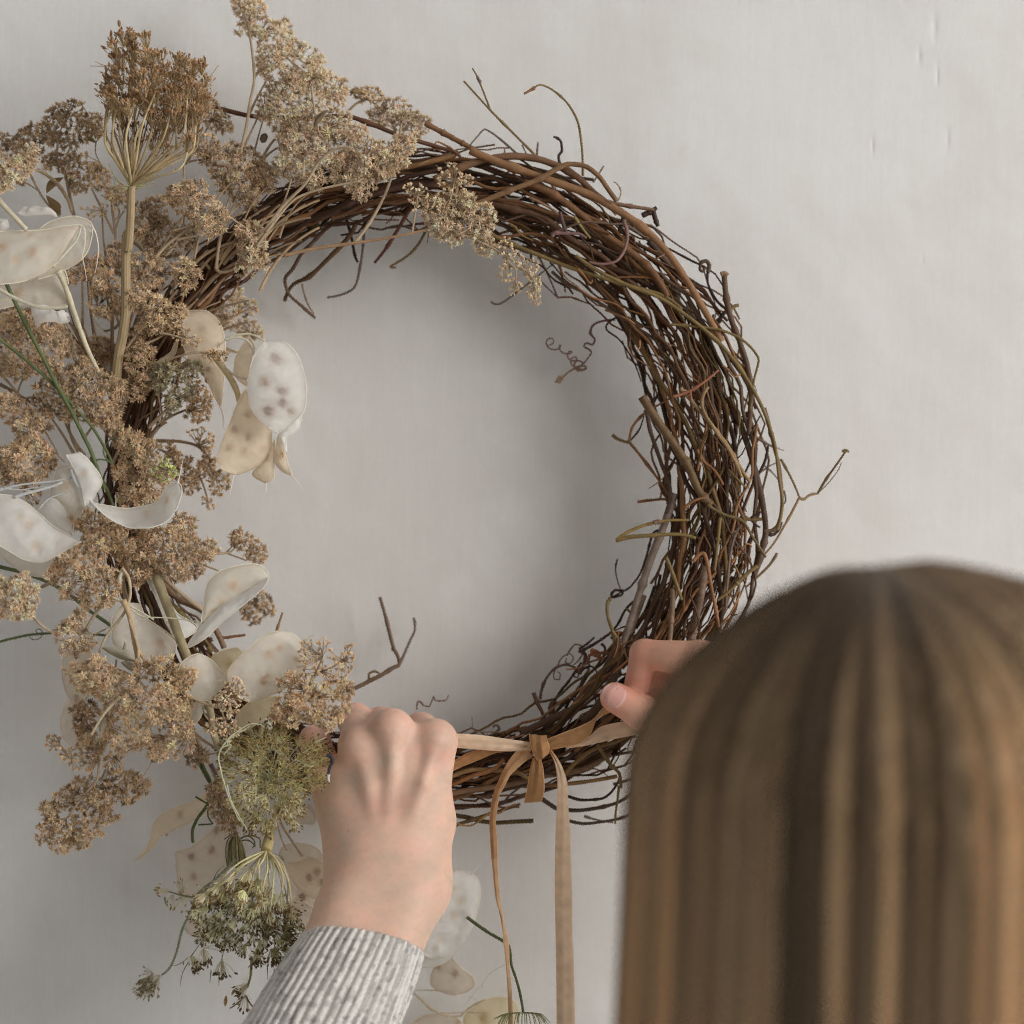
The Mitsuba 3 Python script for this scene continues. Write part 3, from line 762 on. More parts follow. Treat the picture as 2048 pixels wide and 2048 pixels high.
# twigs and tendrils that stick out of the ring
for s, y, r, c in [
    ("L 640,790 480,630 310,460 200,340 105,235", [-0.05, -0.075], 0.00075, OL), ("L 305,455 250,310 205,200 170,140", [-0.062, -0.08], 0.0006, OL), ("L 230,245 212,215 205,195", -0.074, 0.0010, GY),
    ("L 510,790 400,690 300,615 262,598 210,650 150,720", [-0.05, -0.06], 0.0007, GY), ("L 545,715 560,750 580,790", -0.055, 0.0005, GY),
    ("L 1003,950 1000,800 978,600 965,545 900,420 800,320 725,275 680,262 620,295 560,330", [-0.05, -0.075], 0.00075, OL), ("L 640,285 560,330", -0.075, 0.0009, (0.45, 0.23, 0.10)),
    ("L 835,870 820,800 845,760 840,700 810,665 780,655", -0.05, 0.0009, DK), ("L 655,810 660,740 664,695", -0.045, 0.0007, GY), ("L 1080,1000 1120,940 1160,875", -0.045, 0.0006, GY),
    ("L 1265,1140 1290,1070 1260,1010 1235,995", -0.04, 0.0005, (0.42, 0.30, 0.2)), ("L 1310,1290 1340,1400 1320,1500 1240,1600 1150,1615 1050,1600", -0.073, 0.0010, (0.33, 0.19, 0.16)),
    ("L 770,1410 800,1380 880,1385 960,1385 1030,1420", -0.073, 0.0011, (0.30, 0.17, 0.15)), ("L 830,1220 850,1300 880,1380", -0.068, 0.0013, (0.14, 0.08, 0.07)), ("L 600,1115 700,1160 780,1210 830,1250", -0.068, 0.0009, (0.35, 0.2, 0.12)),
    ("L 940,1260 1010,1360 1060,1420", -0.068, 0.0009, (0.4, 0.3, 0.12)), ("L 410,1080 430,1120 500,1125 560,1100", -0.066, 0.0007, GY),
    ("L 1120,1120 1250,1160 1400,1185 1540,1205", -0.058, 0.0013, (0.30, 0.18, 0.11)), ("L 1450,1250 1500,1225 1560,1190", -0.056, 0.0016, DK), ("L 1530,1200 1545,1260 1570,1330", -0.056, 0.0016, DK),
    ("L 1310,1240 1290,1330 1250,1400", -0.055, 0.0013, DK), ("L 1320,1320 1420,1380 1500,1440", -0.045, 0.0012, GY), ("L 1500,1440 1580,1530 1650,1640 1720,1900", -0.045, 0.0024, (0.14, 0.10, 0.08)),
    ("L 310,1900 360,1920 500,1830 620,1740 720,1660 800,1600", -0.012, 0.0006, GY), ("L 660,1540 740,1700 810,1865", -0.02, 0.0006, GY), ("L 810,1870 900,1865 980,1890 1080,1930", -0.025, 0.0006, OR), ("L 640,1700 740,1800 810,1868", -0.02, 0.0005, GY),
    ("L 590,1400 605,1500 615,1600", -0.03, 0.0009, DK), ("L 330,1250 450,1360 600,1450", -0.05, 0.0009, DK),
    # below the top of the ring
    ("B 1010,1660 850,1830 770,1910 700,2030 640,2110 660,2200 780,2320 870,2400", [-0.04, -0.012], 0.0012, (0.20, 0.12, 0.07)),
    ("B 1170,1700 1120,1790 960,1960 820,2090 700,2150 640,2270", [-0.045, -0.015], 0.0016, (0.20, 0.11, 0.055)), ("B 770,2140 800,2260 860,2370", -0.014, 0.0006, (0.35, 0.25, 0.14)),
    ("B 1240,1640 1235,1800 1200,2060 1165,2170 960,2245", [-0.03, -0.012], 0.0009, GY), ("B 1100,1640 1140,1780 1170,1930 1190,1980", -0.02, 0.0010, DK),
    ("B 1590,1560 1500,1720 1400,1880 1320,1980", [-0.045, -0.02], 0.0013, (0.22, 0.09, 0.05)), ("B 1700,1750 1620,1880 1540,1950 1430,2015 1480,2020", -0.018, 0.0010, OL), ("B 900,1690 790,1770 680,1800", -0.035, 0.0022, (0.14, 0.13, 0.055)),
    ("B 1340,1570 1440,1620 1510,1600 1560,1560", -0.03, 0.0007, GY), ("B 1495,1540 1450,1640 1400,1690", -0.03, 0.0006, (0.4, 0.25, 0.12)),
    # right side, inner
    ("M 520,1395 560,1425 620,1440", -0.03, 0.0011, OL), ("M 620,1440 740,1590 860,1760", [-0.035, -0.05], 0.0009, OR), ("M 620,1440 630,1370 720,1260 790,1220 880,1170", -0.05, 0.0008, OR), ("M 625,1430 690,1340 710,1250", -0.03, 0.0006, DK),
    ("M 880,1170 990,1130 1080,1070 1150,1010", -0.068, 0.0010, (0.42, 0.18, 0.1)), ("M 980,1130 990,1190", -0.068, 0.0008, (0.42, 0.18, 0.1)), ("M 670,1795 820,1780 870,1800", -0.04, 0.0007, OR), ("M 945,1840 1000,1790 1070,1770", -0.069, 0.0010, OR),
    ("M 480,560 560,720 640,860 700,1060 730,1250", -0.04, 0.0010, DK), ("M 540,700 480,760 560,830 640,950 690,1080", -0.035, 0.0006, DK), ("M 1090,1110 1050,1210 1130,1370 1220,1500 1290,1650", -0.068, 0.0011, LT),
    ("N 440,540 530,530 620,520 680,545", -0.04, 0.0008, OR), ("N 290,810 350,765 420,730 500,700 570,685 680,668 800,668", [-0.055, -0.06], 0.0011, (0.40, 0.27, 0.10)), ("N 288,812 400,785 500,778 700,768 850,795", [-0.055, -0.065], 0.0013, (0.36, 0.25, 0.09)), ("N 555,690 580,680 605,688", -0.058, 0.0017, (0.3, 0.18, 0.14)),
    ("N 590,740 555,755 500,930 460,1040 420,1100 380,1145 335,1168", -0.02, 0.0008, DK), ("N 340,1165 285,1160 255,1195 260,1212 300,1205 335,1185 330,1168 300,1190 265,1205", -0.02, 0.0008, DK),
    ("N 300,940 285,1010 295,1080 320,1150", -0.015, 0.0005, DK), ("N 250,1210 225,1300 240,1380 265,1460 280,1560 310,1720", -0.045, 0.0011, OL), ("N 430,1230 360,1290 300,1400 230,1480", -0.03, 0.0009, DK), ("N 560,1130 500,1290 440,1400 380,1470", -0.03, 0.001, DK), ("N 600,1050 560,1200 430,1430", -0.03, 0.0009, DK),
    ("N 260,1440 350,1600 370,1660", -0.055, 0.0008, OL),
    # right side, outer
    ("M 1200,650 1150,610 1110,550 1085,480 1085,430", -0.05, 0.0009, DK), ("M 1085,430 1095,390 1075,362 1048,372 1040,410 1055,425 1070,400", -0.05, 0.0013, (0.13, 0.09, 0.055)), ("M 1165,445 1190,440 1205,450", -0.055, 0.0018, (0.35, 0.22, 0.11)), ("M 1130,760 1170,690 1200,655", -0.05, 0.0014, DK), ("M 1215,660 1240,635 1270,625", -0.05, 0.0015, OL), ("M 1110,740 1120,680", -0.05, 0.0008, DK),
    ("M 1340,1385 1440,1450 1500,1475", -0.045, 0.0008, GY), ("M 1450,1455 1540,1490", -0.045, 0.0004, (0.5, 0.35, 0.25)), ("M 1380,1640 1430,1540 1445,1460", -0.05, 0.0010, DK), ("M 1390,1630 1440,1590 1500,1560", -0.03, 0.0005, GY), ("M 1410,1570 1460,1610 1510,1670", -0.03, 0.0005, GY),
    ("M 1520,1540 1560,1610 1600,1690 1630,1765", -0.045, 0.0008, OL), ("M 1630,1765 1655,1780 1690,1755 1740,1745", -0.045, 0.0009, LT), ("M 1740,1745 1790,1660 1840,1590 1910,1490", [-0.045, -0.06], 0.0008, OL), ("M 1745,1740 1830,1650 1870,1590 1880,1560", -0.045, 0.0004, GY), ("M 1890,1500 1905,1485 1925,1500", -0.06, 0.0008, OL),
    ("M 1630,1770 1590,1850 1540,1940 1480,2040 1410,2120", -0.045, 0.0008, LT), ("N 1420,900 1370,980 1290,1060 1200,1140", -0.04, 0.0009, OL), ("N 1465,460 1480,530 1460,560", -0.05, 0.0006, GY), ("N 1340,760 1390,770 1440,720 1450,680", -0.048, 0.0010, DK), ("N 1180,650 1260,665 1330,655", -0.05, 0.0012, OL), ("N 1250,780 1180,950 1090,1120", -0.04, 0.0007, DK), ("N 1230,800 1200,980 1080,1290", -0.045, 0.0006, GY),
    ("N 1300,620 1240,660 1300,720", -0.05, 0.0008, DK), ("N 1060,300 1150,390 1200,440", -0.06, 0.0008, OL), ("N 860,170 900,250 980,320 1040,420", -0.064, 0.0010, OR),
    # bottom right tangle
    ("K 870,750 885,660 930,570 990,510 1060,488 1130,510 1180,560", -0.03, 0.0009, (0.2, 0.13, 0.1)), ("K 1170,560 1200,520 1250,500 1300,550", -0.03, 0.0007, DK), ("K 820,700 850,780 880,840 905,900", -0.045, 0.0013, (0.2, 0.11, 0.07)), ("K 960,860 955,800 975,760", -0.045, 0.002, (0.15, 0.09, 0.06)),
    ("K 975,770 1030,680 1080,620 1140,530 1180,470", -0.03, 0.0009, DK), ("K 1060,820 1110,730 1170,640 1220,560 1240,480", -0.03, 0.0009, DK), ("K 1070,420 1100,370 1140,335 1180,345 1195,380 1170,440 1120,490", -0.025, 0.0006, (0.3, 0.22, 0.15)), ("K 1190,380 1280,330 1370,270 1420,230", -0.04, 0.001, DK), ("K 1230,470 1240,420 1300,400 1400,400", -0.045, 0.0010, (0.3, 0.12, 0.06)), ("K 1250,380 1300,390 1320,430 1280,420 1250,380", -0.045, 0.0011, (0.38, 0.14, 0.06)), ("K 1440,260 1480,250 1505,290 1480,350 1440,370", -0.045, 0.0012, (0.42, 0.15, 0.06)),
    ("K 1000,510 970,560 980,600 1015,600 1020,560 1000,540", -0.025, 0.0005, GY), ("K 1130,540 1160,555 1150,585 1125,575 1135,555", -0.025, 0.0005, DK), ("K 1000,500 1040,430 1090,405 1120,440 1090,480 1060,470 1070,440", -0.025, 0.0005, (0.32, 0.22, 0.14)), ("K 1140,780 1115,740 1120,700 1140,720 1125,760", -0.025, 0.0005, DK), ("K 1000,770 1040,800 1080,790", -0.02, 0.0004, GY), ("K 1330,330 1360,370 1340,400", -0.03, 0.0008, DK), ("K 1160,380 1210,420 1200,480 1180,520 1160,560", -0.035, 0.0013, (0.17, 0.09, 0.06)), ("K 1160,370 1210,340 1280,280", -0.03, 0.0008, DK),
    ("K 1380,0 1375,90 1400,180 1420,240 1440,330 1450,440 1480,560", -0.05, 0.001, OL), ("K 1430,300 1480,370 1520,450", -0.05, 0.0012, OL),
    ("K 880,1500 940,1540 1000,1575 1150,1588 1300,1570 1450,1530 1560,1460 1600,1400", -0.04, 0.0013, (0.12, 0.085, 0.06)), ("K 1000,1640 1100,1670 1200,1688 1350,1672 1500,1640 1600,1590", -0.04, 0.0010, (0.13, 0.09, 0.06)), ("K 1465,1400 1455,1500 1440,1600 1435,1690", -0.05, 0.0008, OL), ("K 230,1700 350,1660 500,1610 620,1575 720,1540", -0.045, 0.0011, (0.2, 0.13, 0.07)), ("K 1200,1630 1300,1660 1420,1680", -0.02, 0.0007, GY), ("K 1420,1390 1500,1370 1600,1330 1660,1240", -0.045, 0.0009, GY), ("K 1080,1480 1200,1510 1330,1500 1430,1420 1470,1330", -0.05, 0.0009, DK),
    # lower left, inside
    ("F 1480,1250 1560,1225 1650,1180 1750,1130 1830,1080 1885,1050 1870,990 1840,930 1780,700 1735,545", [-0.035, -0.02], 0.0014, (0.22, 0.14, 0.09)), ("F 1890,1040 1925,960 1960,880 2000,780 1990,700", [-0.02, -0.012], 0.0010, GY), ("F 1660,1180 1650,1130 1690,1105 1730,1120", -0.025, 0.0008, (0.3, 0.2, 0.1)), ("F 1840,950 1830,920", -0.022, 0.0012, (0.3, 0.19, 0.1)), ("F 1300,1230 1400,1180 1500,1240", -0.04, 0.0012, (0.18, 0.11, 0.07)),
    ("F 955,800 975,740 1000,660", -0.045, 0.0009, (0.45, 0.26, 0.13)), ("F 490,800 560,850 640,840 720,830", -0.05, 0.001, OR), ("F 330,900 400,890 470,860", -0.05, 0.002, (0.22, 0.1, 0.06)),
    ("I 1225,190 1240,110 1255,110 1290,150 1340,160 1365,120 1390,60 1400,100 1450,105 1500,100 1530,50", -0.02, 0.00055, (0.33, 0.2, 0.14)), ("K 480,1030 530,1000 560,970 540,945 510,960", -0.04, 0.0009, GY),
]:
    twig("twig", s, y, r, c)
# curled tendril on the inner right
twig("tendril", "M 535,712 450,722 400,750 388,790 415,830 400,860 365,850 350,870 375,885 395,905 370,945 330,985 300,992", -0.022, 0.0007, (0.26, 0.14, 0.11), k=60)
co = np.linspace(0, 1, 90)
cp = px("M 330,1000 250,900 130,840")
cw = co * 36 + 3 * np.sin(co * 5)
cpt = np.stack([np.interp(co, [0, 0.5, 1], cp[:, k]) for k in (0, 1)], 1) + 8 * np.stack([np.cos(cw) * 1.2, np.sin(cw)], 1) * (0.45 + 0.9 * meshkit.noise(np.stack([co * 7, 0 * co, 0 * co], -1), 2))[:, None]
v, f, c = stem_mesh(at(cpt, -0.022 - 0.002 * np.sin(co * 42)), 0.00055, np.array([0.26, 0.14, 0.12]), 5, False)
mb = MB()
mb.add(v, f, c)
mb.emit(sub(wreath, "tendril"), "bark")
twig("tendril", "M 300,992 340,1010 365,1000 350,985 310,995 250,1030 220,1060 175,1085", -0.022, 0.0007, (0.3, 0.2, 0.13), k=40)
twig("tendril", "M 222,1050 195,1065 200,1085 225,1060", -0.022, 0.0010, (0.42, 0.3, 0.2))
# loose short twigs that stand off all round the ring
for i in range(90):
    rg = np.random.default_rng(500 + i)
    th = math.radians(rg.uniform(-85, 110))
    o = 1 if rg.random() > 0.45 else -1
    R0 = centre_r(math.degrees(th)) + o * half_width(math.degrees(th)) * rg.uniform(0.5, 0.9)
    e, tn = np.array([math.cos(th), math.sin(th)]), np.array([-math.sin(th), math.cos(th)]) * rg.choice([-1, 1])
    L = rg.uniform(25, 75)
    a = RC + e * R0
    b = a + tn * L * rg.uniform(0.4, 1) + e * o * L * rg.uniform(0.05, 0.45)
    d = b + tn * L * rg.uniform(-0.1, 0.9) + e * o * L * rg.uniform(-0.4, 0.45)
    y0 = rg.uniform(-0.065, -0.03)
    p = resample(np.column_stack([np.array([a, a * 0.5 + b * 0.5 + rg.normal(size=2) * 3, b, d]), [y0, y0, y0 - 0.002, y0 + rg.uniform(-0.01, 0.01)]]), 16)
    v, f, c = stem_mesh(at(p[:, :2], p[:, 2]), rg.uniform(0.0004, 0.0008), BARKS[rg.integers(len(BARKS))], 5, True, 0.6, i)
    mb = MB()
    mb.add(v, f, c)
    mb.emit(sub(wreath, "twig"), "bark")


# ------------------------------------------------------------------ velvet ribbon
scene["velvet"] = twosided({"type": "principled", "base_color": UVC, "roughness": 0.8, "specular": 0.12, "sheen": 0.3, "sheen_tint": 1.0})
ribbon = thing("velvet_ribbon", "caramel velvet ribbon tied in a bow round the bottom of the wreath", "ribbon")
VEL, BAK = np.array([0.40, 0.20, 0.063]), np.array([0.66, 0.475, 0.31])


def sheet(A, B, yA, yB, n, m, bulge=0.0):
    a, b = resample(px(A), n), resample(px(B), n)
    u = np.linspace(0, 1, n)
    prof = lambda y: np.interp(u, np.linspace(0, 1, np.size(y)), np.ravel(y))
    a3, b3 = at(a, prof(yA)), at(b, prof(yB))
    w = np.linspace(0, 1, m)[None, :, None]
    P = a3[:, None] * (1 - w) + b3[:, None] * w
    P[..., 1] -= bulge * (4 * w * (1 - w))[..., 0]
    return P


def grid_faces(n, m):
    i, j = np.meshgrid(np.arange(n - 1), np.arange(m - 1), indexing="ij")
    q = np.stack([i * m + j, i * m + j + 1, (i + 1) * m + j + 1, (i + 1) * m + j], -1).reshape(-1, 4)
    return np.vstack([q[:, [0, 1, 2]], q[:, [0, 2, 3]]])


KNOT = at(px("K 860,1110"), -0.074)[0]


def band(name, A, B, yA, yB, face, back, bulge=0.0006):
    n, m = 64, 20
    P = sheet(A, B, yA, yB, n, m, bulge * 1.8)
    uu, ww = np.meshgrid(np.linspace(0, 1, n), np.linspace(0, 1, m), indexing="ij")
    pinch = np.exp(-(np.linalg.norm(P - KNOT, axis=-1) / 0.017) ** 2)
    P[..., 1] -= (0.0011 * pinch + 0.00022) * np.cos(ww * 3 * np.pi + 2 * uu + len(A)) * np.sin(np.pi * ww) + 0.0012 * (meshkit.noise(P * [90, 20, 90], 6) - 0.5)
    du, dv = np.gradient(P, axis=0), np.gradient(P, axis=1)
    N = unit(np.cross(du, dv))
    N = N * np.where((N[..., 1:2] < 0), 1, -1)
    mb = MB()
    k = 0.78 + 0.44 * meshkit.fbm(P.reshape(-1, 3) * 260, 3, 4)[:, None]
    edge = np.zeros((n, m, 1))
    edge[:, [0, -1]] = 1
    edge = edge.reshape(-1, 1)
    mb.add(P.reshape(-1, 3), grid_faces(n, m), np.clip((face * (1 - edge) + (face * 0.4 + 0.4) * edge) * k, 0, 0.9))
    Q = P - N * 0.0008
    mb.add(Q.reshape(-1, 3), grid_faces(n, m), np.clip(back * k, 0, 0.9))
    for c in (0, m - 1):
        s = np.stack([P[:, c], (P[:, c] + Q[:, c]) / 2 + (P[:, c] - P[:, 5]) * 0.03, Q[:, c]], 1)
        mb.add(s.reshape(-1, 3), grid_faces(n, 3), face * 0.5 + 0.35)
    for c in (0, n - 1):
        s = np.stack([P[c], Q[c]], 1)
        mb.add(s.reshape(-1, 3), grid_faces(m, 2), face)
    return mb.emit(sub(ribbon, name), "velvet")


band("loop", "K -120,1010 200,1008 400,1018 600,1045 790,1072", "K -120,1118 215,1116 400,1128 600,1140 800,1142", [-0.088, -0.074], [-0.085, -0.072], BAK, VEL)
band("loop", "K 60,1290 240,1200 330,1150 450,1118 620,1095 790,1070", "K 80,1380 245,1275 400,1210 560,1150 700,1140 800,1140", [-0.066, -0.0705], [-0.064, -0.0695], VEL, BAK)
band("loop", "K 920,1050 1050,1000 1180,950 1270,900 1320,840 1370,800 1450,760", "K 935,1135 1050,1110 1170,1085 1250,1010 1300,900 1370,860 1470,830", [-0.0735, -0.078, -0.09], [-0.0725, -0.073, -0.084], VEL, BAK)
band("loop", "K 1100,1085 1190,1070 1260,1010 1330,955 1500,915 1700,880", "K 1060,1120 1180,1105 1300,1080 1450,1045 1640,1010 1740,995", [-0.068, -0.070, -0.08], [-0.067, -0.069, -0.08], BAK, VEL)
band("knot", "K 785,1010 790,1060 805,1130 845,1212", "K 915,1020 925,1060 940,1110 930,1165", [-0.0735, -0.0795, -0.0795, -0.075], [-0.0735, -0.0795, -0.0795, -0.074], VEL, BAK, 0.0016)
band("tail", "K 770,1075 700,1130 620,1230 560,1350 520,1450 495,1560 485,1680 490,1780 500,1950 P 0,0".split(" P")[0], "K 805,1185 720,1250 640,1330 600,1410 560,1480 548,1560 535,1680 545,1800 548,1950", [-0.074, -0.072, -0.066, -0.07, -0.076], [-0.071, -0.072, -0.070, -0.073, -0.078], VEL * 0.8 + BAK * 0.2, BAK)
band("tail", "K 815,1190 790,1290 770,1420 745,1530", "K 875,1200 895,1290 900,1420 880,1520", [-0.074, -0.073, -0.069, -0.066], [-0.074, -0.074, -0.071, -0.067], VEL * 0.85, BAK)
band("tail", "K 940,1140 985,1260 1000,1400 995,1550 985,1750 980,1930", "K 955,1130 1040,1270 1075,1400 1080,1530 1095,1750 1100,1930", [-0.074, -0.071, -0.074, -0.076], [-0.073, -0.07, -0.075, -0.078], BAK, VEL)
TL = px("K 500,1950 548,1950")
f2 = lambda q: "X " + " ".join(f"{a:.1f},{b:.1f}" for a, b in q)
band("tail", f2(np.vstack([TL[:1], px("P 1075,330 1100,560 1145,720 1160,900 1180,1100 1190,1300 1195,1560")])), f2(np.vstack([TL[1:], px("P 1118,330 1135,560 1165,740 1200,900 1208,1100 1225,1300 1230,1560")])), [-0.076, -0.08, -0.078], [-0.078, -0.075, -0.082], VEL * 0.5 + BAK * 0.5, VEL)
TR = px("K 980,1930 1100,1930")
band("tail", f2(np.vstack([TR[:1], px("P 1545,500 1550,800 1555,1100 1560,1560")])), f2(np.vstack([TR[1:], px("P 1675,500 1680,800 1690,1100 1700,1560")])), [-0.076, -0.079, -0.08], [-0.078, -0.081, -0.083], BAK, VEL)
# ------------------------------------------------------------------ dried flower sprigs
def make_floret(seed):
    rg = np.random.default_rng(seed)
    V, F, C = [], [], []
    n = 0
    for k in range(13):
        d = unit(np.array([*rg.normal(size=2) * 0.85, rg.uniform(-0.1, 1.0)]))
        s = unit(np.cross(d, rg.normal(size=3)))
        t = np.cross(d, s)
        L, w = rg.uniform(0.7, 1.15), rg.uniform(0.085, 0.145)
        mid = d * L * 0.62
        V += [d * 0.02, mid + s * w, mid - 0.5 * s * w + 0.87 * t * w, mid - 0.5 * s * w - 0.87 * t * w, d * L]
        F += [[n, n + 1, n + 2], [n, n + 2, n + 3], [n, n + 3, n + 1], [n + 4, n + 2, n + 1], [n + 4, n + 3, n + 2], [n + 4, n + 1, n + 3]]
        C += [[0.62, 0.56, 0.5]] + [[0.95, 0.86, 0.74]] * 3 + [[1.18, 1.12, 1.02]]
        n += 5
    for k in range(20):
        d = unit(np.array([*rg.normal(size=2), rg.uniform(-0.2, 1.0)]))
        s = unit(np.cross(d, rg.normal(size=3))) * 0.035
        L = rg.uniform(0.75, 1.2)
        V += [d * 0.1 + s, d * 0.1 - s, d * L]
        F += [[n, n + 1, n + 2]]
        C += [[1.25, 1.26, 1.27]] * 3
        n += 3
    o = 0.4
    V += [[o, 0, .1], [-o, 0, .1], [0, o, .1], [0, -o, .1], [0, 0, .1 + o], [0, 0, -.15]]
    for a, b in ((0, 2), (2, 1), (1, 3), (3, 0)):
        F += [[n + a, n + b, n + 4], [n + b, n + a, n + 5]]
    C += [[0.66, 0.6, 0.52]] * 6
    return np.array(V), np.array(F), np.array(C)


def make_bud(seed):
    """A closed floret: a plump bud of pointed bracts, as on the barer sprigs."""
    rg = np.random.default_rng(seed)
    V, F, C = [], [], []
    n = 0
    for k in range(8):
        d = unit(np.array([*rg.normal(size=2) * 0.55, rg.uniform(0.4, 1.0)]))
        s = unit(np.cross(d, rg.normal(size=3)))
        t = np.cross(d, s)
        L, w = rg.uniform(0.7, 1.0), rg.uniform(0.17, 0.26)
        mid = d * L * 0.55
        V += [d * 0.02, mid + s * w, mid - 0.5 * s * w + 0.87 * t * w, mid - 0.5 * s * w - 0.87 * t * w, d * L]
        F += [[n, n + 1, n + 2], [n, n + 2, n + 3], [n, n + 3, n + 1], [n + 4, n + 2, n + 1], [n + 4, n + 3, n + 2], [n + 4, n + 1, n + 3]]
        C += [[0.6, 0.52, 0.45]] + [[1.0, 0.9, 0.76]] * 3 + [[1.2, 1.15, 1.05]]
        n += 5
    return np.array(V), np.array(F), np.array(C)


FLO = [make_floret(k) for k in range(5)]
BUD = [make_bud(k + 20) for k in range(4)]
PALE, MID, BROWN, GREYG = np.array([0.75, 0.615, 0.455]), np.array([0.60, 0.47, 0.325]), np.array([0.53, 0.41, 0.275]), np.array([0.43, 0.40, 0.28])
STEMC = np.array([0.43, 0.32, 0.205])


def darts(poly, gap, rg, layers=1):
    lo, hi = poly.min(0), poly.max(0)
    P = shapely.Polygon(poly).buffer(0)
    n = int((hi - lo).prod() / gap ** 2 * 6) + 30
    c = rg.uniform(lo, hi, (n, 2))
    c = c[shapely.contains_xy(P, c[:, 0], c[:, 1])]
    keep, cells = [], {}
    for k, q in enumerate(c):
        g = (int(q[0] // gap), int(q[1] // gap))
        if all(np.hypot(*(c[m] - q)) > gap for a in (-1, 0, 1) for b in (-1, 0, 1) for m in cells.get((g[0] + a, g[1] + b), ())):
            cells.setdefault(g, []).append(k)
            keep.append(k)
    c = c[keep]
    d = shapely.distance(shapely.points(c), P.exterior if P.geom_type == "Polygon" else P.boundary)
    return c, d


def sprig(label, masses, stems, tone=MID, y=-0.06, thick=0.014, group="dried flower sprigs on the wreath", leaves=()):
    """masses: polygons of blossom in the photograph (string, then optional depth, tone, thinness); stems: (string, depth(s), radius)."""
    root = thing("dried_flower_sprig", label, "dried flower", group)
    sid = USED["dried_flower_sprig"]
    rg = np.random.default_rng(300 + sid)
    axes = []
    for st in stems:
        s, ys, r = st[:3]
        twig("stem", s, ys, r, st[3] if len(st) > 3 else STEMC * rg.uniform(0.85, 1.1), n=6, taper=0.6, parent=root, bsdf="straw")
        q = px(s)
        yy = np.asarray(ys, float)
        yy = np.interp(np.linspace(0, 1, len(q)), np.linspace(0, 1, yy.size), yy.ravel())
        axes.append(at(*(lambda p: (p[:, :2], p[:, 2]))(resample(np.column_stack([q, yy]), 40))))
    axes = np.concatenate(axes) if axes else None
    for ms in masses:
        ms = ms if isinstance(ms, tuple) else (ms,)
        poly = px(ms[0])
        yb, tn, sparse = (ms[1] if len(ms) > 1 and ms[1] is not None else y), (ms[2] if len(ms) > 2 and ms[2] is not None else tone), (ms[3] if len(ms) > 3 else 0)
        bud = sparse == 1
        poly = np.array(shapely.Polygon(poly).buffer(0).buffer(6.5).simplify(0.5).exterior.coords) if shapely.Polygon(poly).buffer(0).geom_type == "Polygon" else poly
        c, d = darts(poly, 8.8, rg)
        if not len(c):
            continue
        hole = meshkit.noise(np.column_stack([c / 26, np.full(len(c), sid * 3.1)]), 4)
        c, d = c[hole > 0.2], d[hole > 0.2]
        c2, d2 = darts(poly, 10.5, rg)
        c, d = np.vstack([c, c2]), np.r_[d, d2]
        back = np.r_[np.zeros(len(c) - len(c2)), np.ones(len(c2))]
        dome = np.sqrt(np.clip(d / 45, 0, 1))
        dep = yb - thick * dome * (1 - 1.5 * back) * (0.55 + 0.5 * rg.random(len(c))) + rg.normal(size=len(c)) * 0.002
        p = at(c, dep)
        # one entry for each spray of some thirty florets
        k = max(1, int(round(len(c) / 32)))
        cen = c[rg.choice(len(c), k, replace=False)]
        for _ in range(8):
            lab = cKDTree(cen).query(c)[1]
            cen = np.array([c[lab == m].mean(0) if (lab == m).any() else cen[m] for m in range(k)])
        for m in range(k):
            w = np.nonzero(lab == m)[0]
            if not len(w):
                continue
            pm, mb = p[w], MB()
            ctr = pm.mean(0) + [0, thick * 0.7, 0]
            near = axes[cKDTree(axes).query(ctr)[1]] if axes is not None else ctr
            far = np.linalg.norm(near - ctr)
            rootp = ctr + (near - ctr) * min(1.0, 0.0085 / max(far, 1e-6))
            out = unit(pm - rootp + rg.normal(size=pm.shape) * 0.003)
            nz = meshkit.noise(pm * 260, 7)[:, None] - 0.5
            tint = tn * (1 + 0.8 * nz + 0.16 * rg.normal(size=(len(w), 1))) * (1 + 0.02 * rg.normal(size=(len(w), 3)))
            which = rg.integers(0, 4, len(w))
            for a in range(4):
                q = which == a
                if q.any():
                    g = (BUD if bud else FLO)[a]
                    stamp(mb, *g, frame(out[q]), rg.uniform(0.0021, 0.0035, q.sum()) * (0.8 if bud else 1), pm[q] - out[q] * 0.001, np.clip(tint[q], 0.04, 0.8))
            mid = rootp + (pm - rootp) * 0.5 + rg.normal(size=pm.shape) * 0.0012 + [0, 0.0008, 0]
            tv, tf = tubes(quad_curves(np.broadcast_to(rootp, pm.shape), mid, pm, 5), np.full(len(w), 0.00022), 3)
            mb.add(tv, tf, STEMC * 0.9)
            if 0.001 < far < 0.05:
                tv, tf = tube(quad_curves(near[None], (near * 0.5 + rootp * 0.5 + rg.normal(size=3) * 0.002)[None], rootp[None], 8)[0], 0.00038, 4)
                mb.add(tv, tf, STEMC)
            mb.emit(sub(root, "flower_cluster"), "floret", False, "stuff")
    for A, B, yl, col in leaves:
        leaf(root, A, B, yl, col)
    return root


def leaf(root, A, B, yl, col=(0.24, 0.19, 0.10), name="leaf"):
    P = sheet(A, B, yl[0], yl[1], 26, 9, 0.0012)
    P[..., 1] += 0.0016 * (meshkit.noise(P * 260, 3) - 0.5)
    mb = MB()
    c = np.array(col) * (0.75 + 0.5 * meshkit.fbm(P.reshape(-1, 3) * 260, 2, 3)[:, None])
    mb.add(P.reshape(-1, 3), grid_faces(26, 9), c)
    return mb.emit(sub(root, name), "leaf_skin")


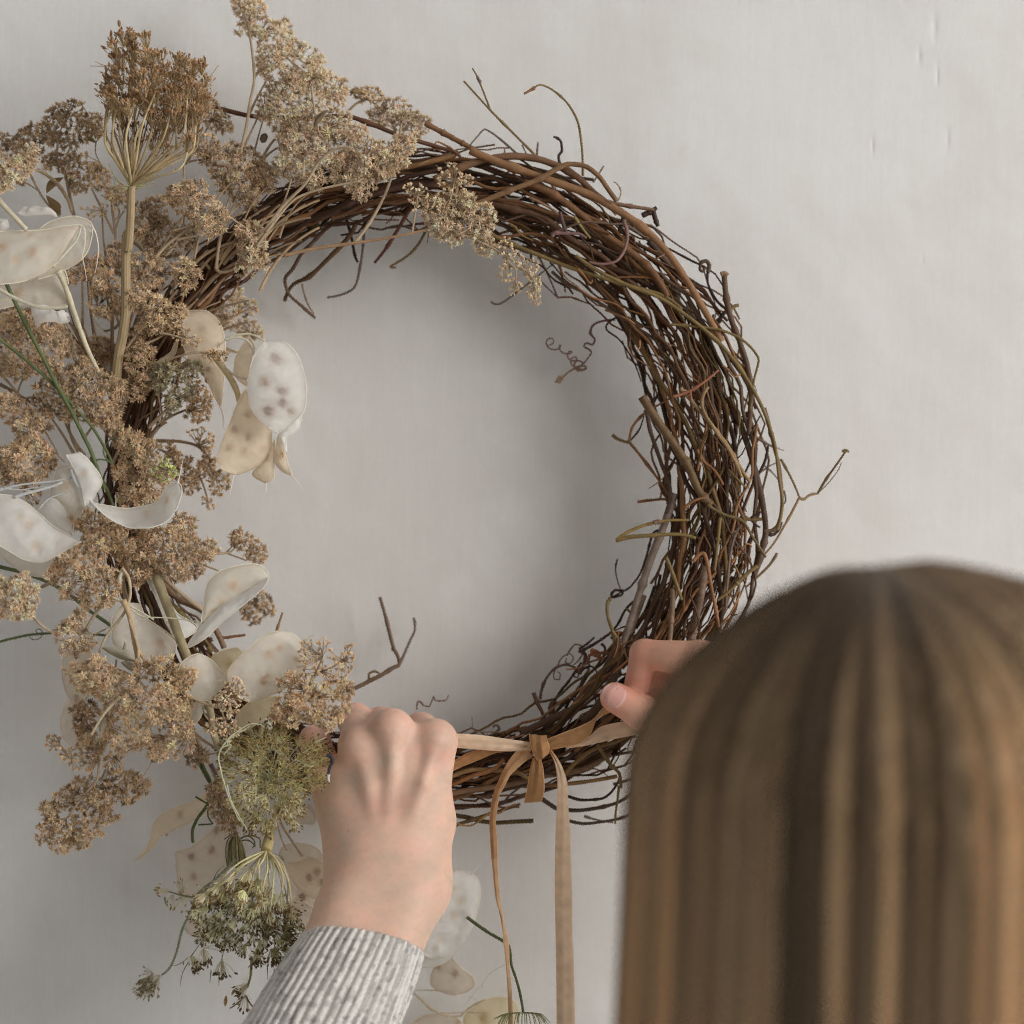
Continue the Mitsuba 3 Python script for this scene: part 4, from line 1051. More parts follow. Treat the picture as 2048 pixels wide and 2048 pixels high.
sprig("tall pale flower plume rising past the top edge of the picture",
      [("B 270,-40 430,-40 490,110 480,170 660,170 680,290 770,340 840,360 930,460 940,560 840,640 700,640 560,600 450,520 430,480 490,400 440,380 500,280 400,240 300,250 310,200 340,130 265,90", -0.055),
       ("B 520,590 940,560 1100,620 1080,760 960,760 1120,880 1130,1000 900,1000 720,960 600,1000 530,900 440,880 470,720 540,700", -0.06), ("B 600,1010 900,980 1130,1010 1140,1200 1100,1330 930,1350 880,1420 800,1400 640,1330 560,1240 640,1140", -0.068)],
      [("B 300,1160 345,980 380,760 410,590 375,260 350,160 290,20", [-0.07, -0.06], 0.0011), ("B 410,590 440,545 540,500 640,420", -0.06, 0.0009), ("B 360,890 440,720 530,560", -0.06, 0.0008), ("B 320,1130 420,920 470,800 560,740", -0.062, 0.0007),
       ("B 370,1900 480,1750 640,1540 800,1380 900,1220 1010,1130 1130,1110", [-0.075, -0.095], 0.0012), ("B 780,1330 785,1200", -0.09, 0.0006), ("B 840,650 860,800 895,990", -0.082, 0.0007), ("B 450,1240 540,1080 620,1000", -0.06, 0.0010), ("B 440,1260 520,1160 600,1110", -0.06, 0.0009), ("B 400,1190 460,960 480,900", -0.055, 0.0007)], PALE, thick=0.020,
      leaves=[("B 450,1050 470,1010 500,1005", "B 465,1080 490,1075 515,1030", [-0.06, -0.062], (0.2, 0.15, 0.1)), ("B 855,960 880,880 960,830", "B 870,970 920,900 965,835", [-0.083, -0.083], (0.22, 0.17, 0.11))])
sprig("small pale tuft standing above the top of the ring",
      [("B 1150,690 1220,680 1290,660 1350,700 1400,780 1480,740 1560,790 1600,850 1640,860 1720,900 1720,980 1650,1030 1560,960 1480,960 1420,960 1330,930 1290,850 1280,770", -0.042), ("B 1490,1040 1600,1030 1610,1100 1560,1150 1490,1130", -0.07)],
      [("B 1110,850 1200,770 1260,750 1400,840 1600,900", -0.042, 0.0008), ("B 1170,1830 1330,1600 1430,1380 1480,1180 1500,1060 1520,930", [-0.082, -0.05], 0.0011)], PALE * 0.92, thick=0.009,
      leaves=[("B 1150,685 1200,670 1260,690", "B 1150,695 1200,715 1270,720", [-0.045, -0.047], (0.42, 0.3, 0.16))])
sprig("pale flower spray lying over the ring beside the plume", [("B 1110,960 1230,970 1310,1080 1400,1090 1530,1140 1550,1220 1500,1260 1440,1300 1350,1340 1390,1290 1300,1420 1270,1480 1180,1490 1140,1430 1080,1370 1000,1340 1060,1240 1120,1120", -0.072)],
      [("B 430,1860 560,1680 720,1500 900,1430 1080,1390 1190,1370", [-0.078, -0.085], 0.0010), ("B 500,1750 600,1600 690,1350", -0.08, 0.0008), ("B 560,1680 620,1560 650,1500", -0.08, 0.0008)], PALE * 0.95, thick=0.014)
sprig("long thin sprig with a drooping tail across the inside of the ring",
      [("B 1555,1400 1630,1420 1700,1410 1720,1500 1690,1570 1630,1570 1570,1500", None, None, 1), ("L -60,900 0,930 15,855 45,930 140,960 150,1010 60,1050 30,1100 -20,1090 -60,990", None, None, 1),
       "L -190,1150 -120,1100 -60,1180 0,1150 70,1090 140,1080 180,1150 260,1180 320,1190 330,1290 300,1360 250,1350 210,1330 170,1310 130,1400 60,1440 0,1460 -40,1430 -130,1380 -190,1260", "L 170,1390 240,1350 300,1460 320,1490 290,1540 230,1530",
       ("L 330,1460 430,1430 460,1500 520,1560 640,1620 660,1700 600,1700 560,1660 480,1620 440,1640 420,1720 390,1710 400,1660 440,1590 370,1520", None, None, 1), ("L 470,1740 520,1760 510,1830 470,1830", None, None, 1), ("L 610,1730 660,1750 670,1820 660,1900 620,1880 600,1800", None, None, 1)],
      [("B 640,1930 900,1870 1200,1830 1500,1780 1700,1735 L -200,1340".split(" L")[0], -0.083, 0.0011, (0.36, 0.22, 0.13)), ("L -190,1355 -60,1390 100,1400 310,1490 450,1570 550,1650 640,1760 650,1880", -0.083, 0.0008), ("B 1600,1760 1630,1570 1640,1480", -0.083, 0.0006), ("B 1880,1540 1910,1420 1930,1330", -0.083, 0.0006), ("L 440,1600 500,1680 500,1780", -0.083, 0.0005), ("L 20,1400 120,1360 200,1260", -0.084, 0.0006)], PALE, y=-0.08, thick=0.007)
sprig("branched brown sprig left of the brown seed head",
      ["A 370,850 440,800 520,775 610,800 600,850 720,860 740,900 770,960 770,1020 700,1000 640,1040 580,1080 480,1100 440,1050 360,1070 270,1160 240,1190 170,1190 120,1120 60,1100 130,1030 200,980 230,950 340,960 350,900 420,880",
       "A 340,1200 400,1170 480,1190 560,1180 640,1180 640,1230 740,1260 800,1330 820,1380 760,1420 700,1410 620,1430 580,1450 540,1380 580,1350 470,1300 420,1230 350,1250", ("A 40,1180 100,1180 110,1230 60,1240", None, None, 1), ("A 0,1010 40,1020 30,1080 0,1140", None, None, 1), ("A 130,1340 180,1340 170,1370 140,1370", None, None, 1)],
      [("A 560,1640 520,1450 490,1310 430,1180 440,1070", [-0.05, -0.055], 0.0011), ("A 220,1290 260,1380 350,1530 450,1630", -0.05, 0.0008), ("A 500,1180 545,1080", -0.055, 0.0007), ("A 280,1280 400,1360 480,1460 560,1610", -0.055, 0.0010), ("A 220,1290 300,1200", -0.05, 0.0006), ("A 20,1030 80,1025 140,1040", -0.05, 0.0005), ("A 150,1355 230,1400 300,1450", -0.05, 0.0005), ("A 740,1060 735,980", -0.05, 0.0006), ("A 730,1060 720,1140 760,1230", -0.05, 0.0004, (0.15, 0.12, 0.1))], BROWN, y=-0.052, thick=0.010,
      leaves=[("A 355,1385 400,1345 470,1340", "A 350,1460 400,1420 480,1340", [-0.052, -0.055], (0.25, 0.17, 0.09)), ("A 345,1470 370,1540 450,1620", "A 385,1490 460,1560 460,1625", [-0.054, -0.052], (0.24, 0.165, 0.085)), ("A 625,1040 680,1030 730,1080", "A 640,1055 690,1070 730,1085", [-0.054, -0.052], (0.24, 0.19, 0.1))])
sprig("blurred pale sprig cut by the left edge near the top", ["A -80,1200 30,1180 120,1230 160,1200 210,1130 260,1110 270,1160 230,1270 200,1330 110,1340 60,1400 0,1440 -80,1400"], [("A 540,1600 480,1440 400,1350 300,1290 220,1280 100,1300 -20,1340", [-0.06, -0.12], 0.0009), ("A 60,1310 160,1280 230,1140", -0.12, 0.0007)], PALE, y=-0.125, thick=0.012)
sprig("little brown flower tuft peeping out right of the brown seed head", ["A 1560,830 1620,780 1690,840 1740,910 1730,970 1650,980 1610,960 1570,940"], [("A 1400,1240 1500,1080 1600,900", -0.05, 0.0007)], MID, y=-0.05, thick=0.008)
sprig("brown spray between the brown seed head and the tall plume", ["A 1480,1060 1530,1020 1600,1030 1650,1110 1740,1090 1800,1120 1850,1110 1900,1130 1960,1200 2080,1290 2060,1440 1960,1420 1920,1560 1800,1540 1760,1440 1640,1400 1600,1260 1520,1190 1470,1150", ("A 1900,1250 2040,1280 2060,1400 1950,1420", -0.05, MID)],
      [("A 1390,1230 1480,1210 1560,1200", -0.06, 0.0007), ("A 1640,1900 1700,1700 1760,1560 1800,1440", -0.066, 0.0009), ("A 1690,1660 1800,1560 1880,1500", -0.066, 0.0008), ("A 1640,1940 1660,1780 1740,1470", -0.064, 0.0011)], MID * 0.95, y=-0.062, thick=0.014)
sprig("brown spray just below and right of the brown seed head's base", ["A 1240,1490 1330,1400 1440,1380 1530,1390 1560,1480 1640,1550 1690,1600 1690,1660 1640,1750 1560,1760 1480,1720 1460,1650 1380,1590 1300,1560"],
      [("A 1190,1940 1320,1720 1380,1640 1440,1600", [-0.07, -0.08], 0.0010), ("A 1310,1740 1450,1700 1520,1680", -0.08, 0.0007), ("A 1370,1690 1385,1600", -0.08, 0.0007), ("A 1690,1610 1850,1720", -0.075, 0.0010), ("A 1390,1250 1385,1400", -0.07, 0.0007)], MID * 1.02, y=-0.08, thick=0.014)
sprig("brown tuft on the left of the brown seed head's stalk", ["A 1000,1560 1080,1530 1210,1500 1260,1600 1250,1670 1200,1700 1130,1690 1140,1760 1080,1800 1010,1760 1000,1650", "A 820,1430 900,1420 960,1480 940,1560 850,1560", ("A 630,1580 700,1560 800,1560 760,1620 680,1640", None, None, 1)],
      [("A 880,1930 870,1760 850,1620 840,1500", -0.06, 0.0009), ("A 860,1760 780,1600 690,1420", -0.06, 0.0008), ("A 870,1660 900,1600 760,1470", -0.06, 0.0006), ("A 1110,1930 1130,1800", -0.062, 0.0008), ("A 870,1750 900,1650 940,1590", -0.06, 0.0007)], MID * 0.95, y=-0.064, thick=0.010)
sprig("pale tuft hanging on the inner edge of the ring at upper left", ["C 1800,210 1890,170 1960,220 1990,320 1940,400 2010,450 2020,500 1950,530 1880,560 1800,560 1790,500 1860,440 1830,380"],
      [("C 1410,830 1500,720 1600,600 1720,510 1810,460", [-0.05, -0.07], 0.0016, (0.36, 0.24, 0.15)), ("C 1490,800 1600,690 1700,580", -0.06, 0.0011, (0.33, 0.21, 0.13)), ("C 1630,520 1660,300 1700,100 1720,20", -0.07, 0.0010), ("C 1630,520 1680,545 1780,510", -0.066, 0.0010), ("C 1580,520 1530,480 1440,540 1400,660", -0.06, 0.0009)], PALE * 0.95, y=-0.072, thick=0.010)
sprig("grey brown tuft behind the tall seed stalk at upper left", ["C 990,440 1120,380 1170,440 1250,470 1320,510 1300,560 1170,640 1080,660 1010,600 990,520", "C 1330,500 1420,450 1490,530 1500,590 1400,670 1330,620"],
      [("C 1140,760 1090,650 1050,580", -0.066, 0.0009), ("C 1270,820 1300,700 1330,600", -0.066, 0.0008), ("C 1170,440 1260,340 1390,240 1460,190", -0.074, 0.0012), ("C 1330,300 1480,270", -0.074, 0.0009), ("C 1250,420 1340,300 1390,130", -0.072, 0.0009), ("C 1120,690 1200,560", -0.066, 0.0007)], MID, y=-0.07, thick=0.012,
      leaves=[("C 1000,330 1040,360 1090,430", "C 1020,300 1070,340 1095,425", [-0.066, -0.068], (0.3, 0.26, 0.18))])
sprig("brown tuft left of the tall seed stalk at mid height", ["C 680,580 720,560 790,530 870,600 920,650 930,760 900,850 830,880 740,850 680,790 700,700", "C 480,550 560,480 640,440 740,450 720,520 640,560 570,600 500,600"],
      [("C 850,1330 850,1000 830,860 800,700", [-0.06, -0.075], 0.0011), ("C 625,720 620,560", -0.06, 0.0009), ("C 620,980 625,800 620,620", -0.058, 0.0010), ("C 730,760 690,680 680,620", -0.075, 0.0008), ("C 880,560 870,300 860,80", -0.06, 0.0008)], MID * 1.05, y=-0.078, thick=0.012,
      leaves=[("C 690,640 720,650 745,760", "C 680,660 690,700 740,770", [-0.07, -0.07], (0.2, 0.19, 0.13)), ("C 780,980 850,960 910,900", "C 790,995 880,970 915,910", [-0.062, -0.06], (0.26, 0.26, 0.18))])
sprig("brown tuft right of the tall seed stalk above the veined tan pod", ["C 960,700 1060,650 1130,740 1200,740 1250,800 1380,800 1390,860 1330,960 1230,980 1130,990 1060,960 1110,900 1060,830 980,780", ("C 1310,960 1400,980 1490,1060 1490,1090 1420,1080 1330,1040", None, None, 1)],
      [("C 950,1130 1020,1030 1100,940", -0.08, 0.0010), ("C 1080,1090 1180,1050 1230,1020", -0.082, 0.0008), ("C 1200,1000 1300,1020 1420,1060", -0.088, 0.0007)], MID * 1.05, y=-0.085, thick=0.012)
sprig("blurred tan tuft close to the wall above the pod cluster", ["D 460,430 510,380 560,400 620,330 680,310 700,380 650,430 720,440 770,400 790,440 760,500 720,520 820,590 840,650 790,650 680,630 620,580 540,540 480,510"], [("D 350,700 450,650 560,560 640,480", -0.02, 0.0008), ("D 560,740 660,770 780,640", -0.02, 0.0006)], PALE, y=-0.022, thick=0.007)
sprig("thick brown mass of blossom at the left edge beside the papery pods",
      ["C 0,830 120,820 230,850 330,930 400,930 480,980 540,1080 530,1150 430,1180 450,1260 400,1300 300,1290 200,1330 130,1340 60,1310 0,1290 -60,1200 -60,900", ("C 230,770 290,730 340,710 350,760 290,790", None, None, 1)], [("C 540,1500 420,1300 250,1100 120,950", -0.08, 0.0010), ("C 700,1400 560,1150 490,940", -0.075, 0.0009), ("C 100,1700 150,1400 300,1250", -0.08, 0.0008), ("C 620,1240 560,1200 540,1000", -0.07, 0.0008)], MID, y=-0.088, thick=0.018)
sprig("broad brown mass of blossom under the green stems at left centre", ["C 280,1390 380,1320 480,1300 560,1260 640,1200 720,1260 760,1330 860,1340 930,1390 930,1500 880,1640 900,1700 840,1730 760,1690 690,1650 620,1640 500,1640 400,1620 300,1560 270,1480"],
      [("C 640,1930 540,1780 480,1650", -0.066, 0.0010), ("C 590,1900 520,1700 540,1600", -0.068, 0.0009), ("C 560,1920 440,1720 390,1650", -0.066, 0.0009), ("C 0,1390 120,1460 280,1560", -0.05, 0.0012, (0.2, 0.14, 0.1)), ("C 180,1500 280,1480", -0.05, 0.0008), ("C 640,1790 710,1690", -0.075, 0.0008)], MID * 0.92, y=-0.085, thick=0.016)
sprig("brown tuft with a grey green lichen coloured tip left of the hanging pods",
      ["C 970,1180 1060,1080 1130,1120 1150,1200 1120,1280 1170,1350 1170,1400 1100,1420 1060,1480 980,1500 940,1450 980,1380 1020,1330 980,1260", ("C 1170,1280 1260,1230 1330,1240 1380,1300 1440,1260 1500,1240 1510,1300 1450,1360 1440,1450 1360,1500 1330,1560 1290,1600 1270,1540 1320,1490 1240,1440 1170,1420 1150,1340", -0.085, GREYG), ("C 1420,1480 1500,1380 1570,1440 1600,1540 1560,1640 1470,1660 1400,1640 1450,1560", -0.05, BROWN)],
      [("C 1130,1800 1220,1680 1420,1580", -0.05, 0.0012, (0.3, 0.2, 0.12)), ("C 1120,1720 1230,1610 1350,1500", -0.06, 0.0012), ("C 1180,1700 1260,1610 1270,1540", -0.06, 0.0007), ("C 1190,1450 1210,1560 1215,1600", -0.08, 0.0006), ("C 1120,1340 1220,1240 1350,1180 1480,1150 1600,1160 1690,1165", [-0.08, -0.098], 0.0008), ("C 930,1150 1000,1090 1060,1070", -0.07, 0.0012)], MID * 1.02, y=-0.08, thick=0.012)
sprig("sparse tan twiglet crossing in front of the veined tan pod", [("C 1540,1160 1610,1140 1640,1170 1580,1200 1560,1220", None, None, 1), ("C 1660,1150 1700,1165 1690,1190 1660,1180", None, None, 1)], [("C 1400,1165 1540,1150 1690,1170", -0.098, 0.0006)], MID, y=-0.099, thick=0.003)
sprig("pale brown sprig at the left edge above the fine white threads",
      ["C -60,1500 40,1470 110,1490 190,1560 260,1600 320,1640 370,1700 280,1760 300,1840 220,1860 130,1760 100,1690 20,1640 -60,1640", "E 100,160 200,140 210,190 280,180 340,170 360,240 410,270 400,320 320,330 330,400 250,430 180,440 80,420 0,440 -60,400 -60,220", ("E 160,440 260,440 290,520 250,640 210,540", None, None, 1), ("E 100,140 200,130 200,180 120,180", -0.04, BROWN)],
      [("C 0,1310 120,1440 260,1620 420,1880 440,1920", [-0.085, -0.07], 0.0008), ("E 310,90 390,180 440,230 490,280", -0.08, 0.0007), ("E 0,430 40,390 80,330", -0.08, 0.0007), ("E 390,205 440,215", -0.08, 0.0009)], MID * 1.1, y=-0.09, thick=0.013)
sprig("pinkish brown mass of blossom left of the lone bright green floret", ["E 860,70 930,40 1010,80 1100,110 1180,160 1200,220 1170,300 1280,370 1320,420 1250,450 1220,520 1170,600 1050,590 920,610 900,540 950,440 870,380 860,340 930,280 940,200 870,140"],
      [("E 850,300 900,180 960,80", -0.07, 0.0010), ("E 960,600 1050,450 1100,250", -0.07, 0.0009)], MID * 1.08, y=-0.082, thick=0.016, leaves=[("E 1020,580 1060,600 1120,615", "E 1030,560 1080,570 1130,605", [-0.085, -0.085], (0.3, 0.29, 0.2))])
sprig("dark brown branching sprig at the wall left of the pod cluster",
      ["E 1280,150 1340,220 1450,270 1530,310 1540,370 1470,400 1480,470 1440,510 1380,480 1340,430 1280,350 1270,240", ("E 1440,50 1510,30 1600,90 1600,150 1550,180 1520,110", None, None, 1), "E 1560,180 1640,370 1710,380 1720,460 1650,520 1610,490 1590,400 1560,300 1540,220", ("E 1550,560 1610,560 1600,610 1560,610", None, None, 1), ("E 1270,150 1300,160 1290,220", None, None, 1)],
      [("E 1140,120 1300,120 1440,140 1520,180 1570,250 1580,320", -0.04, 0.0011, (0.3, 0.2, 0.12)), ("E 1490,360 1540,470 1570,580", -0.04, 0.0007), ("E 1190,180 1270,220 1330,290", -0.04, 0.0008), ("E 1140,100 1200,20 1260,-20", -0.045, 0.0010), ("E 1480,310 1560,300 1600,340", -0.04, 0.0007), ("E 1330,650 1335,700", -0.04, 0.001)], BROWN, y=-0.042, thick=0.009)
sprig("wide brown mass of blossom under the curled white pod", ["E 460,750 560,640 640,640 710,690 760,700 900,790 1060,800 1200,810 1290,750 1380,680 1460,700 1460,780 1440,830 1500,900 1600,890 1640,930 1600,1000 1500,1000 1430,1000 1510,1100 1440,1140 1320,1160 1200,1080 1060,1160 1040,1200 990,1130 930,1060 890,980 820,930 800,860 680,820 640,780 540,780"],
      [("E 1350,1280 1240,1140 1150,1000", -0.066, 0.0011), ("E 1540,1400 1400,1300 1200,1120", [-0.06, -0.07], 0.0014), ("E 1420,1010 1650,1100", -0.07, 0.0009), ("E 540,775 680,800 790,830", -0.095, 0.0008), ("E 790,930 800,1110", -0.1, 0.0008), ("E 960,1340 930,1200 920,1080", -0.07, 0.0016)], MID * 0.98, y=-0.088, thick=0.018)
sprig("brown tuft left of the wide mass, above the dark green stem", ["E 650,830 790,830 800,920 760,1000 740,1060 790,1100 910,1110 890,1200 870,1310 790,1370 640,1360 620,1280 650,1180 630,1110 540,1140 540,1200 480,1300 450,1270 470,1210 360,1130 430,1050 400,950 560,930 640,900"],
      [("E 640,1560 710,1440 770,1350 800,1250", -0.1, 0.0011), ("E 280,1240 400,1180 440,1160", -0.08, 0.0012), ("E 850,1290 920,1330 980,1380", -0.1, 0.0013, (0.6, 0.52, 0.4))], MID * 1.12, y=-0.1, thick=0.016)
sprig("small brown tuft standing off to the right of the wide mass", ["E 1750,830 1830,800 1900,850 1960,900 2000,960 1980,1020 1900,1000 1860,960 1850,930 1780,900"], [("E 1500,970 1620,970 1720,965 1770,930", [-0.07, -0.06], 0.0009), ("E 1720,970 1850,1020", -0.06, 0.0006), ("E 1710,960 1770,900", -0.06, 0.0006)], MID, y=-0.06, thick=0.008)
sprig("blurred brown tuft at the wall under the folded white pod", ["F 690,620 740,560 830,500 890,540 910,600 930,650 870,670 830,700 800,740 740,710 700,650"], [("F 420,520 560,580 700,620", -0.025, 0.0008)], MID * 0.9, y=-0.02, thick=0.007)
sprig("blurred pale sprig at the left edge at two thirds height", ["E -60,1200 0,1190 120,1160 180,1120 190,1230 270,1230 270,1320 240,1420 150,1450 60,1440 -60,1400"], [("E 250,1440 310,1510 380,1560 440,1600", [-0.11, -0.1], 0.0009), ("E 0,1120 40,1200 60,1300", -0.12, 0.0007), ("E 120,1350 180,1400 250,1440", -0.11, 0.0007)], PALE, y=-0.122, thick=0.014)
sprig("small pale tuft left of the broad triangular pod", ["E 480,1520 560,1440 620,1380 640,1400 620,1480 630,1600 690,1640 730,1640 700,1670 610,1700 560,1730 480,1730 440,1600"], [("E 640,1570 700,1460 770,1360", -0.1, 0.0009), ("E 800,1540 700,1600 680,1640", -0.1, 0.0005), ("E 400,1550 480,1520 520,1480", -0.1, 0.0005)], PALE * 0.95, y=-0.1, thick=0.010)
sprig("largest blossom mass at lower left above the open seed umbel",
      ["G 310,350 380,300 470,310 500,350 480,300 520,250 600,290 640,350 760,400 850,380 850,290 940,290 1010,270 1080,260 1130,300 1150,380 1200,350 1270,350 1240,450 1180,490 1240,580 1250,650 1200,680 1240,780 1240,930 1190,960 1120,1000 1020,950 1000,1010 940,990 960,900 900,900 760,940 690,920 620,870 600,700 650,600 560,540 500,490 400,480 380,420",
       ("G 360,640 440,590 520,600 540,640 500,740 520,820 460,870 410,840 400,750", -0.07, BROWN), ("G 1180,350 1270,345 1260,450 1190,490", None, None, 1)],
      [("G 850,380 855,200 820,60 785,-40", -0.11, 0.0012), ("G 930,300 860,170 840,120", -0.105, 0.0009), ("G 720,540 650,610 590,680 540,760 500,830", -0.13, 0.0010, (0.62, 0.46, 0.3)), ("G 1240,770 1330,860 1460,950 1480,1000", -0.1, 0.0010), ("G 460,700 530,720", -0.08, 0.0008), ("G 680,350 690,260", -0.09, 0.0009), ("G 1200,510 1330,580 1450,625", -0.12, 0.0009)], MID * 1.12, y=-0.115, thick=0.022,
      leaves=[("G 590,160 700,170 800,240 850,270", "G 580,175 660,230 760,270 850,280", [-0.112, -0.11], (0.40, 0.38, 0.29)), ("G 720,280 770,330 830,360", "G 760,270 830,310 835,355", [-0.108, -0.106], (0.38, 0.36, 0.28)), ("G 610,380 680,395 750,420", "G 620,365 700,375 760,415", [-0.12, -0.12], (0.50, 0.45, 0.33)), ("G 730,200 745,150 750,120", "G 740,205 760,160 755,125", [-0.11, -0.11], (0.3, 0.28, 0.2)), ("G 560,800 580,700 600,680", "G 580,820 620,740 605,680", [-0.125, -0.125], (0.42, 0.37, 0.26))])
sprig("drooping brown sprig hanging lowest at the left over bare wall",
      [("G 160,870 200,850 260,860 270,910 220,930 170,910", None, None, 1), ("G 280,980 340,950 390,1020 410,1070 370,1070", None, None, 1), "G 420,880 500,860 590,880 560,950 480,1090 440,1000 410,930", ("G 640,950 690,940 740,1000 720,1090 640,1080 600,1020", None, None, 1), ("G 940,960 990,930 1010,960 1050,1010 960,990", None, None, 1),
       ("G 220,1310 280,1270 330,1220 370,1180 480,1150 560,1200 640,1180 640,1130 700,1100 780,1130 850,1140 870,1190 930,1210 900,1270 840,1250 830,1310 770,1350 740,1290 680,1300 650,1350 620,1400 680,1460 620,1490 560,1500 570,1590 500,1540 480,1650 430,1680 360,1640 340,1570 420,1550 430,1480 360,1480 380,1390 330,1350 240,1350", -0.085, BROWN), ("G 135,1370 180,1340 240,1400 230,1450 150,1440", -0.085, BROWN), ("G 90,1550 180,1500 290,1490 310,1560 300,1640 320,1690 250,1700 180,1660 110,1620", -0.085, BROWN)],
      [("G 580,880 560,1000 550,1150 490,1230 380,1370 310,1460 220,1470 150,1440", [-0.1, -0.085], 0.0009), ("G 310,1460 330,1580 380,1650 450,1690", -0.085, 0.0006), ("G 560,960 490,1150", -0.09, 0.0007), ("G 350,950 430,910 520,870", -0.1, 0.0005), ("G 250,900 300,960 360,1010", -0.1, 0.0007), ("G 570,1170 640,1060 680,1000", -0.09, 0.0006), ("G 310,1460 260,1530 220,1580", -0.085, 0.0006), ("G 620,1250 720,1200 850,1190", -0.085, 0.0006)], MID * 1.1, y=-0.1, thick=0.010,
      leaves=[("G 600,1090 580,1140 560,1180", "G 615,1080 620,1130 565,1180", [-0.09, -0.09], (0.4, 0.35, 0.25))])
sprig("bronze budded sprig just above the hidden left fingers",
      [("F 1130,960 1180,870 1230,930 1300,860 1350,910 1340,980 1410,1020 1470,990 1500,910 1530,940 1510,1020 1500,1090 1430,1170 1340,1190 1250,1110 1200,1150 1150,1100", None, None, 1),
       "F 960,1180 1050,1130 1140,1130 1180,1170 1240,1180 1250,1280 1200,1300 1290,1350 1320,1220 1370,1260 1440,1240 1490,1180 1510,1250 1480,1400 1400,1480 1350,1550 1260,1470 1200,1460 1120,1450 1080,1530 980,1460 920,1450 930,1370 1000,1290"],
      [("F 900,1480 1050,1390 1180,1250 1250,1120 1300,1000", -0.112, 0.0008), ("F 1180,1250 1300,1300 1450,1280", -0.112, 0.0006), ("F 1250,1120 1400,1060 1510,960", -0.112, 0.0006), ("F 1000,1420 1200,1400 1350,1480", -0.112, 0.0006)], MID * 1.15, y=-0.115, thick=0.009)
sprig("pale tuft with a bare stalk above the open seed umbel", [("F 500,1310 590,1260 580,1190 640,1170 690,1200 730,1290 720,1350 640,1390 560,1400 500,1370", None, None, 1), ("F 420,1550 440,1500 520,1480 580,1440 650,1510 660,1560 590,1620 530,1600", None, None, 1)],
      [("F 240,1250 330,1310 430,1350 500,1375 600,1310", [-0.115, -0.12], 0.0009), ("F 540,1380 560,1480", -0.12, 0.0005), ("F 400,1530 470,1560 540,1540", -0.12, 0.0005)], PALE, y=-0.12, thick=0.008)
sprig("brown tuft under the open seed umbel's left side", ["G 1240,1010 1300,930 1370,970 1350,1020 1290,1070 1240,1050", "G 1390,1240 1450,1170 1520,1300 1580,1400 1600,1500 1560,1580 1510,1520 1490,1490 1420,1420"], [("G 1290,1000 1400,975 1450,965", -0.09, 0.0007), ("G 1250,780 1340,940 1440,1170 1500,1380", -0.08, 0.0010), ("G 1400,1050 1450,1140", -0.08, 0.0014, (0.15, 0.1, 0.1))], MID * 0.85, y=-0.08, thick=0.008)
g = sprig("tiny bright yellow green floret among the brown blossom", [("E 1220,280 1260,260 1280,300 1240,310", None, np.array([0.55, 0.6, 0.28]), 1), ("E 1170,340 1230,310 1310,340 1310,380 1230,400 1180,380", None, np.array([0.42, 0.52, 0.2]), 1)], [("E 800,150 850,105 930,110 990,150 1020,220 1100,280 1190,330", [-0.085, -0.1], 0.0004, (0.16, 0.18, 0.08))], MID, y=-0.1, thick=0.004)

rg = np.random.default_rng(77)
bare = []
for i in range(34):
    a = px("C 940,1500")[0] + rg.normal(size=2) * [14, 60]
    ang = math.radians(rg.uniform(28, 150))
    L = rg.uniform(150, 330)
    b = a + np.array([math.cos(ang), -math.sin(ang)]) * L * 0.5 + rg.normal(size=2) * 8
    c = b + np.array([math.cos(ang - 0.25), -math.sin(ang - 0.25)]) * L * 0.5
    bare.append(("X " + " ".join(f"{q[0]:.1f},{q[1]:.1f}" for q in (a, b, c)), [-0.055, -0.055 - 0.02 * rg.random()], rg.uniform(0.0005, 0.0012), np.array([0.36, 0.245, 0.15]) * rg.uniform(0.6, 1.2)))
for i in range(16):
    a = px("B 240,1930")[0] + rg.normal(size=2) * [40, 30]
    ang = math.radians(rg.uniform(30, 75))
    L = rg.uniform(90, 200)
    bare.append(("X " + " ".join(f"{q[0]:.1f},{q[1]:.1f}" for q in (a, a + np.array([math.cos(ang + .1), -math.sin(ang + .1)]) * L * .5, a + np.array([math.cos(ang - .1), -math.sin(ang - .1)]) * L)), [-0.066, -0.07], rg.uniform(0.0006, 0.0012), np.array([0.40, 0.28, 0.17]) * rg.uniform(0.6, 1.2)))
sprig("bare brown stalks bundled inside the ring's upper left among the blossom", ["A 1040,1780 1180,1700 1320,1700 1460,1760 1440,1860 1300,1930 1120,1930", "C 740,420 900,330 960,440 930,560 800,520", "C 960,1000 1050,960 1100,1020 1060,1100 960,1120", "C 600,1100 720,1040 840,1080 860,1200 720,1240 620,1200"], bare, MID * 0.9, y=-0.06, thick=0.012)

